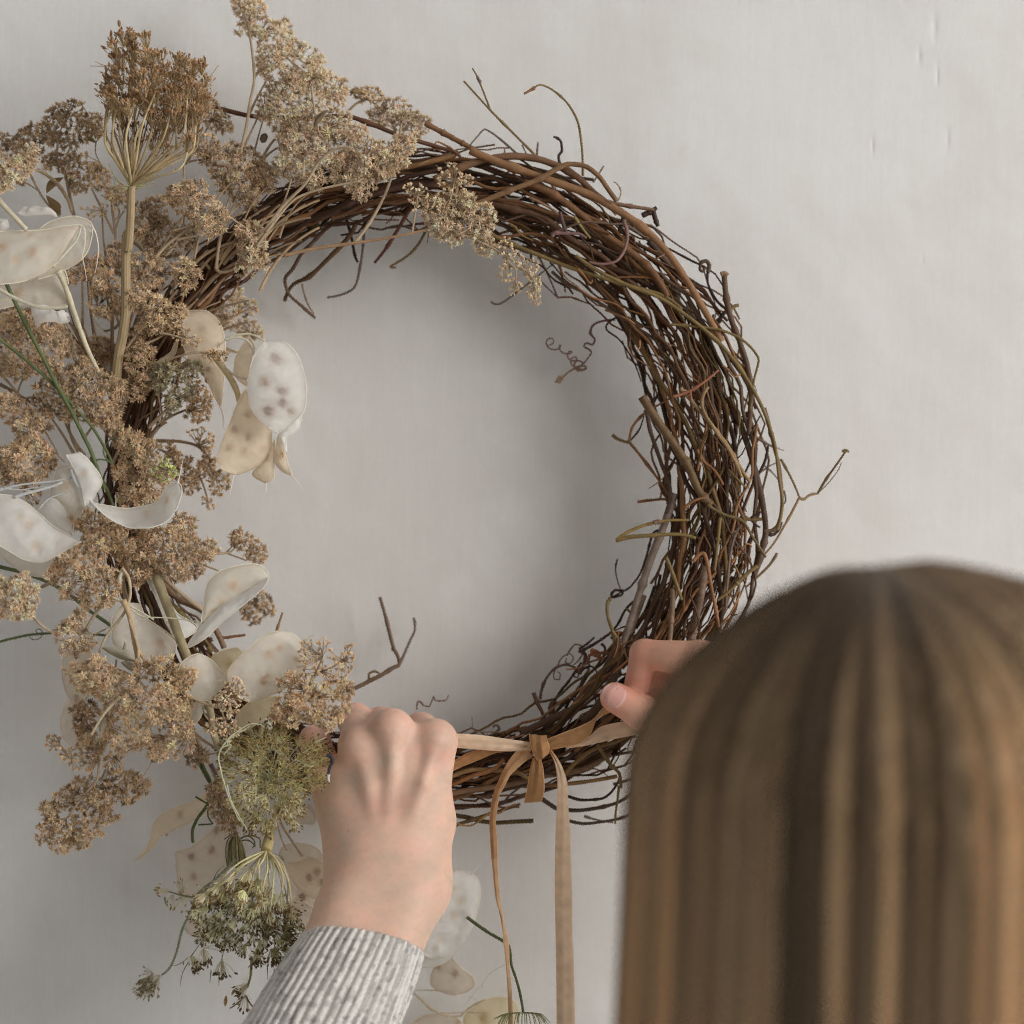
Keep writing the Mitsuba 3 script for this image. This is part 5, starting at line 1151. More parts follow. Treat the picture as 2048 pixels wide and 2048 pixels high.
# ------------------------------------------------------------------ fresh green stems
for lab_, lines in (("thickest dark green stem slanting down from the left edge", [("C -60,450 0,540 90,720 200,950 330,1200 430,1400 540,1600 620,1760 700,1930 740,2050 790,2180", [-0.12, -0.09], 0.0012)]),
                    ("thin green stem crossing the thickest one from the left edge", [("C -40,1010 0,1050 200,1210 380,1370 560,1560 700,1720 780,1850 850,1990", [-0.115, -0.09], 0.0009), ("E 790,160 780,200 800,250 850,300", -0.095, 0.0005)]),
                    ("green stem running behind the lower left pods", [("E -40,1055 0,1070 160,1110 300,1160 500,1260 660,1390 830,1510 1000,1650", -0.055, 0.0011)]),
                    ("fine green stem with a curled tendril low at the left edge", [("E -40,1650 0,1635 120,1605 250,1580 440,1570 640,1575 820,1590", -0.035, 0.0008), ("E 220,1600 260,1620 300,1610 320,1570 300,1540 270,1550 290,1580", -0.035, 0.0003)]),
                    ("green stem with side tendrils left of the open seed umbel", [("G 1220,790 1290,920 1350,1080 1400,1200 1385,1330 1290,1480 1262,1560 1268,1640", [-0.08, -0.06], 0.0010), ("G 1285,1295 1370,1345", -0.065, 0.0006), ("G 1310,1508 1410,1502", -0.06, 0.0005), ("G 1385,1340 1380,1430 1420,1500", -0.065, 0.0005), ("G 1400,1200 1330,1080 1290,1000", -0.075, 0.0008)]),
                    ("dark green tendril among the curled white pods", [("E 640,300 630,270 650,255 690,270 760,260 830,280", -0.095, 0.0005), ("E 690,240 720,330 790,450 850,600 870,680", -0.085, 0.0010)])):
    gs = thing("green_stem", lab_, "stem", "green stems among the dried flowers")
    for s, ys, r in lines:
        twig("stalk", s, ys, r, (0.115, 0.145, 0.055), n=7, taper=0.9, parent=gs, bsdf="straw")
# ------------------------------------------------------------------ honesty: translucent pods on pale stalks
CREAM, SILVER, GREY, TAN, YEL, CLEAR = "cream", "silver", "grey", "tan", "yellow", "clear"


def pod(root, A, B, yA, yB, seeds=(), tone=CREAM, bulge=0.002, style=None, crumple=0.0012, rim=True, seedcol=(0.36, 0.22, 0.125), n=54, m=30):
    P = sheet(A, B, yA, yB, n, m, 0)
    u, w = np.meshgrid(np.linspace(0, 1, n), np.linspace(0, 1, m), indexing="ij")
    N = unit(np.cross(np.gradient(P, axis=0), np.gradient(P, axis=1)) + 1e-12)
    N = N * np.where(N[..., 1:2] < 0, 1, -1)
    k = 4 * w * (1 - w) * np.sin(np.pi * np.clip(u, 0, 1)) ** 0.6
    sd = len(A) + len(B)
    wr = meshkit.fbm(P * [110, 70, 110] + sd, 3, 7) - 0.5
    P = P + N * (bulge * k + crumple * 2.2 * wr * np.clip(k * 1.5, 0, 1))[..., None]
    skin, c = tone, 0.92 + 0.16 * meshkit.fbm(P * 320, 3, 5)
    stain = 0.25 * np.clip(1 - k * 2.4, 0, 1)
    tone = POD_TONES[tone][0]
    key = sub(root, "pod")
    sc = []
    for s in seeds:
        q = px(s[0])[0]
        r = s[1] / CROPS[s[0].split()[0]][2]
        q = at(q, P[..., 1].mean())[0]
        d = np.hypot(P[..., 0] - q[0], P[..., 2] - q[2]) / S
        d = d + 5.0 * (meshkit.noise(P * 600, 11) - 0.5)
        stain = np.maximum(stain, (0.62 if skin == "grey" else 0.34) * np.exp(-(d / (r * 1.15)) ** 2) * (0.55 + 0.9 * meshkit.noise(P * 700, 5)))
        col = np.array(s[2] if len(s) > 2 else seedcol)
        i, j = np.unravel_index(np.argmin(d), d.shape)
        sc.append((P[i, j], N[i, j], r * S * (P[i, j, 1] - CAM_Y), col))
    scene[key] = mikit.ply((P.reshape(-1, 3), grid_faces(n, m)), "pod_skin_" + skin, True, uv=np.column_stack([c.ravel(), stain.ravel()]))
    if rim:
        rb = MB()
        for col_ in (0, m - 1):
            tv, tf = tube(P[:, col_] + 1e-5 * np.arange(n)[:, None], 0.00026, 5)
            rb.add(tv, tf, np.clip(np.array(tone) * [1.0, 0.97, 0.9] + 0.04, 0, 0.92))
        if style:
            q = resample(px(style), 20)
            tv, tf = tube(at(q, np.mean([np.ravel(yA)[-1], np.ravel(yB)[-1]])), np.linspace(0.00042, 0.00014, 20), 5)
            rb.add(tv, tf, [0.80, 0.72, 0.60])
        rb.emit(key + "__rim", "straw")
    for o, nn, r, col in sc:
        ph, rr = np.meshgrid(np.arange(14) / 14 * 2 * np.pi, np.linspace(0, 1, 6))
        x = unit(np.cross(nn, [0.3, 0.1, 0.9]))
        z = np.cross(nn, x)
        wob = 1 + 0.1 * np.sin(2 * ph + r * 9e3)
        V = o - nn * 0.0011 + (rr * r * 0.6 * wob * np.cos(ph))[..., None] * x + (rr * r * 0.72 * wob * np.sin(ph))[..., None] * z
        Vf = V + nn * (0.0005 * np.sqrt(np.clip(1 - rr ** 2, 0, 1)))[..., None]
        Vb = V - nn * (0.0005 * np.sqrt(np.clip(1 - rr ** 2, 0, 1)))[..., None]
        i, j = np.meshgrid(np.arange(5), np.arange(14), indexing="ij")
        q = np.stack([i * 14 + j, i * 14 + (j + 1) % 14, (i + 1) * 14 + (j + 1) % 14, (i + 1) * 14 + j], -1).reshape(-1, 4)
        f = np.vstack([q[:, [0, 1, 2]], q[:, [0, 2, 3]]])
        sb = MB()
        sb.add(Vf.reshape(-1, 3), f, col)
        sb.add(Vb.reshape(-1, 3), f, col)
        sb.emit(sub(key, "seed"), "straw")
    return key


def honesty(label, stalks):
    r = thing("honesty_sprig", label, "seed pod", "honesty sprigs on the wreath")
    for st in stalks:
        s, y, rad = st[:3]
        twig("stalk", s, y, rad, st[3] if len(st) > 3 else (0.66, 0.55, 0.40), n=7, taper=0.8, parent=r, bsdf="straw")
    return r


OS = (0.62, 0.42, 0.22)
h = honesty("papery pods and thick pale stalk at the upper left edge", [("A -60,1430 0,1520 100,1630 200,1735", -0.118, 0.0016), ("C 395,485 450,560 510,700 560,850 650,1100 700,1210 760,1330", [-0.112, -0.085], 0.0016), ("C -40,660 0,680 130,750 240,795 330,815 420,815 510,800", -0.13, 0.0011), ("C -20,760 40,755 100,735", -0.13, 0.0007), ("C 440,545 460,560", -0.112, 0.0020)])
pod(h, "C 300,218 400,155 540,125 640,150 685,190 690,240", "C 290,600 450,545 560,490 640,420 675,330 690,240", -0.108, -0.112, (), CREAM, 0.001, "C 690,190 725,260 742,370 735,460 715,550")
pod(h, "C -120,640 100,630 250,590 400,490 460,420", "C -120,260 60,235 300,230 480,200 600,190", [-0.128, -0.118], [-0.116, -0.110], (("C 10,350", 55, OS), ("C 255,400", 45, OS), ("C 130,455", 35, OS), ("C 210,255", 30, OS)), CREAM, 0.004)
pod(h, "C 400,490 460,430 540,320 600,190", "C 405,490 500,400 590,270 605,190", -0.122, -0.1225, (), CREAM, 0.0, "C 600,190 640,230 640,340 622,420 640,520 655,610")
pod(h, "C -80,650 200,595 400,500 480,540 505,640", "C -80,850 150,800 300,820 420,812 510,800", -0.098, -0.1, (("C 140,700", 50, OS),), CREAM, 0.002)
pod(h, "C 240,830 270,795 300,800 350,850 420,840 520,865", "C 285,975 305,930 400,920 460,935 530,915 525,880", -0.108, -0.118, (), SILVER, 0.004, None, 0.006, False)
pod(h, "A 140,1600 180,1568 240,1560 330,1572 430,1640", "A 130,1600 200,1632 290,1622 370,1620 430,1640", -0.09, -0.1, (), SILVER, 0.003, None, 0.004, False)
pod(h, "A -20,1680 30,1650 60,1640", "A -20,1750 30,1740 70,1720", -0.09, -0.1, (), SILVER, 0.002, None, 0.004, False)
pod(h, "C 640,760 690,880 700,1020 730,1150 800,1320", "C 700,860 760,960 830,1030 845,1180 835,1330", -0.052, -0.058, (), SILVER, 0.003, None, 0.003)
pod(h, "C 560,1050 620,1080 680,1160 740,1250", "C 560,1150 640,1200 700,1230 745,1255", -0.05, -0.054, (), CREAM, 0.001)

h = honesty("cluster of pods hanging into the ring with the big silver one in front", [("D 230,900 330,840 430,790 560,780 650,740 740,640".replace("560,780 650,740 740,640", "560,690"), -0.075, 0.0006), ("D 560,680 650,660 720,675 785,770", -0.1, 0.0007), ("D 575,680 650,640 740,633 870,690", -0.1, 0.0006), ("D 470,780 560,900 620,990 660,1080 680,1160", -0.088, 0.0020, (0.62, 0.46, 0.27)), ("D 570,890 650,950 730,975", -0.095, 0.0007), ("D 580,740 700,790 760,820", -0.06, 0.0006, (0.4, 0.3, 0.2)), ("D 750,660 790,740 770,800", -0.095, 0.0004)])
pod(h, "D 240,460 225,600 260,760 330,870 420,980 480,1100 530,1190", "D 240,458 400,455 490,510 545,600 563,720 553,960 530,1190", [-0.076, -0.088], [-0.062, -0.078], (("D 390,600", 42), ("D 395,680", 40), ("D 460,910", 36), ("D 455,990", 36), ("D 330,750", 34), ("D 360,850", 30)), TAN, 0.003, "D 530,1190 552,1270 550,1350")
pod(h, "D 180,700 140,790 60,850 -20,900", "D 210,680 190,780 120,850 20,900", -0.07, -0.074, (), TAN, 0.002)
pod(h, "D 750,658 700,712 640,830 628,920 725,1032", "D 750,655 785,740 765,820 742,950 725,1032", -0.088, -0.092, (), TAN, 0.0015)
pod(h, "D 725,1040 665,1140 600,1300 530,1480 507,1580 545,1660 650,1695", "D 725,1040 770,1180 850,1290 915,1375 912,1490 830,1620 650,1695", [-0.100, -0.102], [-0.090, -0.086], (("D 655,1360", 42), ("D 715,1530", 46), ("D 610,1500", 42), ("D 750,1410", 36), ("D 845,1500", 30), ("D 745,1240", 36)), TAN, 0.003, "D 632,1695 612,1790 602,1860")
pod(h, "D 940,1430 875,1580 800,1650 770,1690 870,1760", "D 940,1430 935,1600 930,1720 870,1760", -0.085, -0.088, (("D 885,1560", 30),), TAN, 0.002, "D 870,1755 880,1790 872,1840")
pod(h, "D 975,1395 948,1500 940,1590 985,1665 1065,1700", "D 975,1395 1000,1470 1030,1590 1065,1700", -0.088, -0.09, (("D 988,1555", 36, (0.5, 0.25, 0.08)),), TAN, 0.002, "D 1060,1690 1110,1750 1165,1812")
pod(h, "D 1140,1215 1060,1300 965,1390 1000,1480 1025,1535", "D 1142,1215 1130,1320 1080,1390 1022,1430 1025,1535", [-0.09, -0.094], -0.092, (), SILVER, 0.002)
pod(h, "D 872,690 800,775 757,880 735,1050 752,1180 830,1290 965,1392", "D 872,690 1000,692 1095,770 1150,900 1178,1060 1165,1200 1080,1305 965,1392", [-0.114, -0.112], [-0.101, -0.100], (("D 945,820", 44, (0.33, 0.22, 0.19)), ("D 880,1000", 44, (0.66, 0.5, 0.27)), ("D 1000,1060", 42, (0.33, 0.21, 0.18)), ("D 1000,1150", 44, (0.36, 0.2, 0.14)), ("D 905,1215", 52, (0.34, 0.23, 0.2)), ("D 1060,1215", 32, (0.5, 0.42, 0.36))), GREY, 0.004, None, 0.0016)

h = honesty("curled white pods and fine threads at the left edge", [("E -60,520 0,495 90,465 200,445 400,425 540,395", -0.1, 0.0006, (0.85, 0.78, 0.66)), ("E 110,545 200,515 300,490 400,460 470,430", -0.105, 0.0009, (0.85, 0.79, 0.68)), ("E 40,470 150,490 250,475 380,462", -0.1, 0.0004, (0.85, 0.78, 0.66)), ("E 0,480 80,485 170,490 260,500", -0.1, 0.0004, (0.85, 0.78, 0.66)), ("E 290,640 400,540 530,515", -0.1, 0.0005, (0.83, 0.75, 0.62)), ("E 540,330 560,400 620,500 700,590", -0.102, 0.0012, (0.8, 0.7, 0.55))])
pod(h, "E 405,535 330,575 280,650 380,770 540,840", "E 405,535 470,570 520,650 547,730 540,840", -0.094, -0.098, (), SILVER, 0.003)
pod(h, "E 440,308 402,400 382,530 430,620 540,730", "E 530,300 562,420 600,560 622,640 540,730", -0.096, -0.1, (("E 500,460", 34, (0.7, 0.55, 0.28)),), CREAM, 0.002)
pod(h, "E 498,225 540,300 580,380 612,470 640,640", "E 600,205 680,280 765,430 715,530 640,640", -0.104, -0.098, (("E 630,370", 30, (0.7, 0.55, 0.3)),), SILVER, 0.003)
pod(h, "E -80,860 60,950 200,1025 300,1042 400,1005 500,945 605,888", "E -80,520 60,530 180,580 300,680 400,770 500,830 605,888", -0.118, -0.104, (("E 215,740", 45, OS), ("E 285,910", 42, OS), ("E 160,690", 34, (0.7, 0.6, 0.45))), SILVER, 0.004)
pod(h, "E -80,900 60,1040 200,1130 300,1150 420,1090", "E -80,700 100,760 250,800 400,900 420,1090", -0.08, -0.085, (), CREAM, 0.002)
pod(h, "E 700,590 800,690 900,750 1000,782 1100,782 1180,765 1260,725 1330,625 1366,500 1340,442", "E 700,588 830,612 950,632 1060,615 1150,598 1200,560 1225,500 1255,462 1300,440 1340,442", [-0.12, -0.125, -0.118], [-0.105, -0.102, -0.112], (("E 1090,655", 40, (0.72, 0.62, 0.48)), ("E 1250,560", 46, (0.74, 0.64, 0.48))), SILVER, -0.003, "E 1340,442 1356,380 1380,262")

h = honesty("folded white pod and broad triangular pod over the lower left stems", [("E 920,1080 975,1170 985,1260 960,1370 880,1500 800,1600 730,1780", -0.106, 0.0009, (0.5, 0.40, 0.27)), ("E 900,1200 905,1150 930,1100", -0.105, 0.0013), ("E 1180,1130 1240,1300 1310,1480 1370,1640 1420,1760", [-0.09, -0.102], 0.0030, (0.36, 0.30, 0.17)), ("E 970,1370 1100,1450 1250,1455 1400,1470 1510,1490", -0.106, 0.0004), ("E 850,1300 950,1350 1080,1420 1160,1470", -0.106, 0.0006), ("E 640,1580 720,1570 830,1520", -0.1, 0.0004), ("E 930,1320 990,1480 1010,1600 1030,1700 1050,1850", -0.108, 0.0017, (0.52, 0.38, 0.24)), ("E 1030,1680 1080,1760 1130,1850", -0.106, 0.0010, (0.5, 0.36, 0.22))])
pod(h, "E 960,1345 880,1395 835,1500 845,1620 900,1710 1000,1800 1120,1880", "E 962,1343 1045,1350 1100,1450 1240,1555 1330,1650 1300,1760 1120,1880", -0.098, -0.086, (("E 1205,1640", 46, (0.52, 0.32, 0.16)),), CREAM, 0.003)
pod(h, "E 1090,1140 1150,1260 1210,1400 1260,1520 1380,1620", "E 1150,1110 1240,1260 1330,1420 1480,1530 1400,1610", -0.088, -0.08, (), SILVER, 0.002)
pod(h, "E 1250,1480 1300,1590 1370,1680 1400,1760", "E 1290,1470 1360,1590 1400,1680 1410,1760", -0.09, -0.092, (), SILVER, 0.001)
pod(h, "F 385,740 400,620 430,455 490,375 620,318 760,298 850,325 890,395", "F 385,742 550,600 700,520 800,480 870,440 890,397", [-0.112, -0.106], [-0.110, -0.112], (("F 632,452", 46, (0.72, 0.46, 0.2)), ("F 480,655", 34, OS), ("F 540,580", 30, (0.7, 0.58, 0.42))), CREAM, 0.003)
pod(h, "F 890,400 700,512 550,600 450,690 320,840 280,905", "F 892,405 860,465 720,590 560,720 400,870 288,932", [-0.112, -0.110], [-0.118, -0.116], (), SILVER, 0.0015, None, 0.0022)

h = honesty("large spotted oval pod with smaller pods around it above the hand", [("F 430,1330 460,1420 480,1560 520,1690", -0.105, 0.0022, (0.38, 0.32, 0.2)), ("F 430,1330 500,1290 590,1235", -0.108, 0.0006), ("F 520,1180 590,1172", -0.108, 0.0005), ("F 400,1360 420,1440 470,1490", -0.1, 0.0006), ("F 1130,880 1160,920 1175,930", -0.11, 0.0004), ("F 1165,890 1200,850 1240,830", -0.11, 0.0004)])
pod(h, "F 660,925 560,945 462,1002 480,1080 575,1150", "F 662,925 692,972 640,1050 600,1120 575,1150", -0.082, -0.086, (("F 600,1040", 30, OS),), YEL, 0.0015)
pod(h, "F 970,1290 800,1320 720,1360 640,1460 625,1540 700,1560", "F 972,1290 960,1380 900,1430 810,1500 740,1545 700,1560", -0.082, -0.088, (), YEL, 0.002)
pod(h, "F 830,1480 870,1460 915,1490 915,1540", "F 830,1490 860,1530 890,1550 915,1545", -0.085, -0.088, (), SILVER, 0.002)
pod(h, "F 362,970 270,1010 215,1085 205,1200 265,1295 430,1332", "F 364,970 450,1010 525,1090 592,1165 540,1235 430,1332", -0.110, -0.100, (("F 352,1110", 42, (0.58, 0.42, 0.28)),), CREAM, 0.003)
pod(h, "F 320,1340 270,1420 280,1480 320,1510", "F 400,1330 390,1420 360,1480 320,1512", -0.09, -0.094, (), CREAM, 0.002)
pod(h, "F 968,800 860,830 750,922 640,1025 582,1120 590,1190 650,1292 750,1337", "F 970,800 1085,825 1125,865 1165,930 1182,1050 1105,1180 930,1282 750,1337", [-0.112, -0.110], [-0.102, -0.100], (("F 918,972", 44, OS), ("F 975,925", 34, OS), ("F 855,1180", 44, (0.55, 0.38, 0.22)), ("F 895,1140", 30, (0.6, 0.46, 0.32)), ("F 1090,1020", 34, (0.7, 0.6, 0.46))), CREAM, 0.003)

h = honesty("faint see through pods behind the large lower left blossom mass", [("G 400,620 460,560 520,480", -0.06, 0.0006)])
pod(h, "G 290,215 278,350 290,450 330,555 400,625", "G 300,200 450,195 540,265 560,360 400,625", -0.055, -0.06, (("G 385,550", 42, (0.55, 0.42, 0.3)),), CLEAR, 0.002)
pod(h, "G 330,555 280,650 265,750 290,855 375,935", "G 332,555 420,600 442,750 430,860 375,935", -0.05, -0.055, (("G 395,610", 32, OS),), CLEAR, 0.002)

h = honesty("spotted pods and a twisted strap pod at the wall beneath the open umbel", [("G 1400,1230 1420,1330 1400,1400", -0.05, 0.0006), ("H 1130,420 1180,560 1260,690 1340,805", -0.035, 0.0008, (0.58, 0.42, 0.3)), ("H 1140,520 1170,640 1220,760", -0.035, 0.0005, (0.6, 0.46, 0.35)), ("H 1180,800 1230,900 1260,960", -0.035, 0.0005)])
pod(h, "G 1385,1250 1250,1335 1120,1385 1020,1440 965,1510 957,1590 965,1650 900,1730 820,1785", "G 1400,1400 1310,1465 1190,1520 1080,1570 1010,1615 985,1650 970,1670 905,1735 820,1787", [-0.045, -0.03], [-0.052, -0.03], (("G 1180,1420", 30, (0.38, 0.28, 0.22)), ("G 1060,1585", 22, (0.42, 0.3, 0.2))), TAN, 0.003)
pod(h, "H 700,545 600,650 480,740 378,775 385,900 420,1080 520,1110", "H 760,590 775,720 770,870 740,1000 660,1050 600,1080 520,1110", -0.04, -0.045, (("H 655,755", 44, (0.36, 0.2, 0.15)), ("H 505,805", 38, (0.38, 0.22, 0.17)), ("H 685,605", 44, (0.36, 0.2, 0.15)), ("H 520,955", 34, (0.5, 0.38, 0.36))), CLEAR, 0.002)
pod(h, "H 1310,705 1200,722 1160,800 1220,892 1310,925", "H 1310,705 1445,742 1505,840 1440,905 1310,925", -0.025, -0.028, (), CLEAR, 0.0015)
pod(h, "H 1225,950 1250,1130 1300,1240 1400,1265", "H 1225,948 1390,1050 1440,1190 1400,1265", -0.025, -0.028, (("H 1335,1110", 46, (0.5, 0.33, 0.24)),), CLEAR, 0.0015)
pod(h, "H 1175,840 1230,930 1300,1040 1380,1105 1500,1140 1570,1120", "H 1178,838 1290,850 1385,808 1500,860 1580,920 1570,1120", -0.035, -0.04, (("H 1450,922", 42, (0.42, 0.24, 0.11)), ("H 1395,968", 42, (0.42, 0.24, 0.11)), ("H 1490,1000", 40, (0.42, 0.24, 0.11))), TAN, 0.002)
pod(h, "H 480,1280 440,1330 480,1390 570,1420", "H 490,1270 560,1290 640,1350 570,1420", -0.03, -0.033, (), CLEAR, 0.001)
pod(h, "H 1290,1120 1260,1200 1330,1330 1400,1380", "H 1300,1120 1450,1240 1460,1330 1400,1380", -0.03, -0.034, (), CLEAR, 0.001)
pod(h, "H 1120,480 1240,540 1330,560 1420,565", "H 1330,400 1400,430 1440,500 1420,565", -0.03, -0.034, (), CLEAR, 0.001)

h = honesty("bright silvery pod and pale pods right of the ribbed cuff", [("P 430,1250 480,1270 560,1340 700,1430 820,1445 900,1380 1020,1320", -0.03, 0.0008, (0.66, 0.52, 0.37)), ("P 460,1245 620,1248 770,1252 850,1245", -0.035, 0.0005, (0.66, 0.54, 0.4)), ("P 560,1340 620,1400 740,1420 860,1415 1000,1420", -0.03, 0.0004, (0.6, 0.46, 0.34)), ("P 990,1220 1030,1150 1080,1100 1170,1060", -0.03, 0.0002, (0.66, 0.55, 0.4)), ("P 850,1380 930,1280 960,1240 1020,1220", -0.03, 0.0002, (0.7, 0.6, 0.46)), ("P 890,1300 960,1330 900,1390", -0.03, 0.0002, (0.7, 0.6, 0.46)), ("P 730,1005 600,1000 480,985 420,980", -0.052, 0.0007)])
pod(h, "P 805,340 745,400 700,500 640,700 570,860 540,960 620,1005", "P 806,340 890,352 960,405 985,500 965,640 900,820 830,920 750,1005 620,1008", [-0.070, -0.068], [-0.048, -0.046], (("P 770,465", 46, (0.58, 0.46, 0.28)), ("P 835,560", 36, (0.66, 0.56, 0.38)), ("P 790,670", 42, (0.62, 0.46, 0.26)), ("P 685,845", 26, (0.72, 0.58, 0.42)), ("P 640,920", 24, (0.7, 0.6, 0.42))), SILVER, 0.003, "P 912,378 945,335 980,295", 0.003)
pod(h, "P 530,1000 525,1050 540,1080 620,1072", "P 540,990 640,1000 760,1005 700,1050 620,1075", -0.05, -0.054, (), SILVER, 0.001)
pod(h, "P 770,1000 700,1030 620,1100 605,1190 690,1265 790,1282", "P 772,1000 845,1085 925,1150 940,1205 880,1262 790,1282", -0.036, -0.04, (("P 790,1115", 42, (0.62, 0.44, 0.24)), ("P 668,1080", 28, (0.66, 0.5, 0.3))), CLEAR, 0.002)
pod(h, "P 1160,1298 1040,1312 930,1380 860,1450 850,1540 900,1640", "P 1162,1298 1245,1335 1275,1440 1210,1530 1100,1600 900,1640", -0.022, -0.026, (("P 1010,1450", 60, (0.66, 0.54, 0.36)),), YEL, 0.002)
pod(h, "P 650,1420 540,1450 470,1510 480,1640 600,1700", "P 652,1420 770,1440 850,1505 860,1620 600,1700", -0.02, -0.024, (("P 810,1490", 26, (0.6, 0.44, 0.28)),), CLEAR, 0.002)

# ------------------------------------------------------------------ wild carrot seed heads
def make_seed(seed):
    rg = np.random.default_rng(seed)
    n = 6
    V, F, C = [], [], []
    for k, (z, r) in enumerate(((0, 0.03), (0.25, 0.2), (0.55, 0.24), (0.85, 0.14), (1.0, 0.02))):
        for a in range(n):
            t = a / n * 2 * np.pi
            V.append([r * math.cos(t), 0.7 * r * math.sin(t), z])
            C.append([1, 1, 1] if a % 2 else [0.72, 0.66, 0.6])
    for k in range(4):
        for a in range(n):
            b = (a + 1) % n
            F += [[k * n + a, k * n + b, (k + 1) * n + b], [k * n + a, (k + 1) * n + b, (k + 1) * n + a]]
    for _ in range(9):
        z, t = rg.uniform(0.2, 0.9), rg.uniform(0, 2 * np.pi)
        d = np.array([math.cos(t), math.sin(t), rg.uniform(-0.1, 0.5)])
        s = unit(np.cross(d, [0, 0, 1.0])) * 0.018
        b = np.array([0.2 * math.cos(t), 0.15 * math.sin(t), z])
        m = len(V)
        V += [b + s, b - s, b + d * rg.uniform(0.22, 0.4)]
        F.append([m, m + 1, m + 2])
        C += [[2.6, 2.8, 3.0]] * 3
    return np.array(V), np.array(F), np.array(C)


SEEDS = [make_seed(k) for k in range(3)]


def umbellet(root, base, axis, n, L, spread, raycol, seedcol, size, rg, seeds=1.0):
    axis = unit(np.asarray(axis, float))
    d = unit(axis + spread * rg.normal(size=(n, 3)) * 0.62)
    ln = L * rg.uniform(0.75, 1.1, n)
    curl = unit(d + 0.35 * axis)
    e = base + curl * ln[:, None]
    mb = MB()
    tv, tf = tubes(quad_curves(np.broadcast_to(base, e.shape), base + d * (ln * 0.55)[:, None], e, 5), np.full(n, 0.00016), 3)
    mb.add(tv, tf, np.clip(raycol * rg.uniform(0.8, 1.15), 0, 0.85))
    for k in range(3):
        q = (np.arange(n) % 3 == k) & (rg.random(n) < seeds)
        if q.any():
            o = e[q]
            stamp(mb, *SEEDS[k], frame(unit(curl[q] + 0.35 * rg.normal(size=o.shape))), size * rg.uniform(0.75, 1.2, len(o)), o - curl[q] * size * 0.1, np.clip(seedcol * rg.uniform(0.6, 1.35, (len(o), 1)), 0.01, 0.6))
    # little pointed bracts under the umbellet
    k = 6
    bd = unit(0.3 * axis + rg.normal(size=(k, 3)))
    tv, tf = tubes(quad_curves(np.broadcast_to(base, bd.shape), base + bd * L * 0.3, base + unit(bd + 0.6 * axis) * L * 0.6, 4), np.tile(np.linspace(0.00016, 0.00005, 4), (k, 1)), 3)
    mb.add(tv, tf, raycol * 0.9)
    return mb.emit(sub(root, "umbellet"), "floret", False, "stuff")


def ray(root, pts, y, r, col, bulge=None):
    return twig("ray", pts, y, r, col, k=22, n=6, taper=0.7, parent=root, bsdf="straw")


# the tall brown seed head at upper left
rg = np.random.default_rng(41)
u1 = thing("wild_carrot_umbel", "large brown closed seed head on a thick upright stalk at upper left", "seed head", "wild carrot seed heads on the wreath")
RAYC, SEEDC = np.array([0.48, 0.37, 0.21]), np.array([0.42, 0.255, 0.14])
sp = resample(np.vstack([px("A 990,1400 985,1600 965,1900"), px("C 955,250 950,500 950,800 930,1000 895,1180 880,1350 890,1500")]), 90)
sy = np.linspace(-0.104, -0.078, 90)
stalk3 = at(sp, sy)
v, f = tube(stalk3, np.linspace(0.0021, 0.0027, 90), 26)
cc = np.linalg.norm(v[:90 * 26].reshape(90, 26, 3) - stalk3[:, None], axis=-1)
rib = 1 + 0.10 * np.cos(np.arange(26) * 2 * np.pi / 26 * 9)
v[:90 * 26] = (stalk3[:, None] + (v[:90 * 26].reshape(90, 26, 3) - stalk3[:, None]) * rib[None, :, None]).reshape(-1, 3)
mb = MB()
kk = meshkit.fbm(v * [500, 500, 30], 2, 3)[:, None]
mb.add(v, f, np.array([0.42, 0.315, 0.185]) * (0.72 + 0.5 * kk) * np.r_[np.tile(np.where(np.cos(np.arange(26) * 2 * np.pi / 26 * 9) > 0.2, 1.08, 0.86), 90), 1, 1][:, None])
mb.emit(sub(u1, "stalk"), "straw")
base = px("A 990,1395")[0]
RAYS1 = [(860, 800, 790, 1050), (880, 830, 850, 1050), (990, 885, 950, 1060), (1110, 875, 1020, 1060), (1150, 965, 1100, 1130), (1290, 790, 1240, 1020), (1410, 745, 1370, 1080), (1330, 960, 1330, 1120), (1475, 950, 1460, 1120), (1410, 1150, 1360, 1270), (1200, 650, 1060, 1000),
         (850, 700, 790, 960), (830, 760, 800, 1080), (930, 640, 900, 980), (1050, 700, 1000, 1050), (1480, 780, 1490, 1060), (1330, 700, 1300, 1050), (1230, 1090, 1180, 1180), (870, 900, 840, 1120), (950, 960, 930, 1150), (1150, 780, 1080, 1060), (1400, 860, 1420, 1080), (1240, 880, 1200, 1100), (1500, 880, 1490, 1100), (1060, 820, 990, 1100), (900, 520, 850, 900), (1000, 430, 960, 900), (1150, 520, 1090, 900), (1330, 560, 1280, 900), (1450, 600, 1450, 950)]
for i, (ex, ey, mx, my) in enumerate(RAYS1):
    fr_ = i < 11
    yy = rg.uniform(-0.016, -0.004) if fr_ else rg.uniform(-0.004, 0.026)
    ye = -0.104 + yy
    s = f"A 990,1400 {990 + (mx - 990) * 0.55:.0f},{1395 + (my - 1395) * 0.5:.0f} {mx},{my} {ex},{ey}"
    ray(u1, s, [-0.104, -0.104 + yy * 1.5, ye], 0.0008 if fr_ else 0.0006, RAYC * rg.uniform(0.8, 1.15) if fr_ else RAYC * [0.8, 0.75, 0.7])
    b3 = at(px(f"A {ex},{ey}"), ye)[0]
    ax3 = np.array([(ex - 1180) / 900, (ye + 0.095) * 25, 0.9])
    umbellet(u1, b3, ax3, 30, 0.0088, 0.55, RAYC * 0.95, SEEDC, 0.0027, rg)
out1 = px("A 880,470 890,310 960,250 1080,270 1150,360 1210,420 1240,470 1330,440 1440,455 1480,480 1560,480 1570,560 1540,640 1560,800 1530,880 1480,940 1380,980 1250,1000 1120,960 1000,900 900,880 880,760 860,640")
c, d = darts(out1, 18, rg)
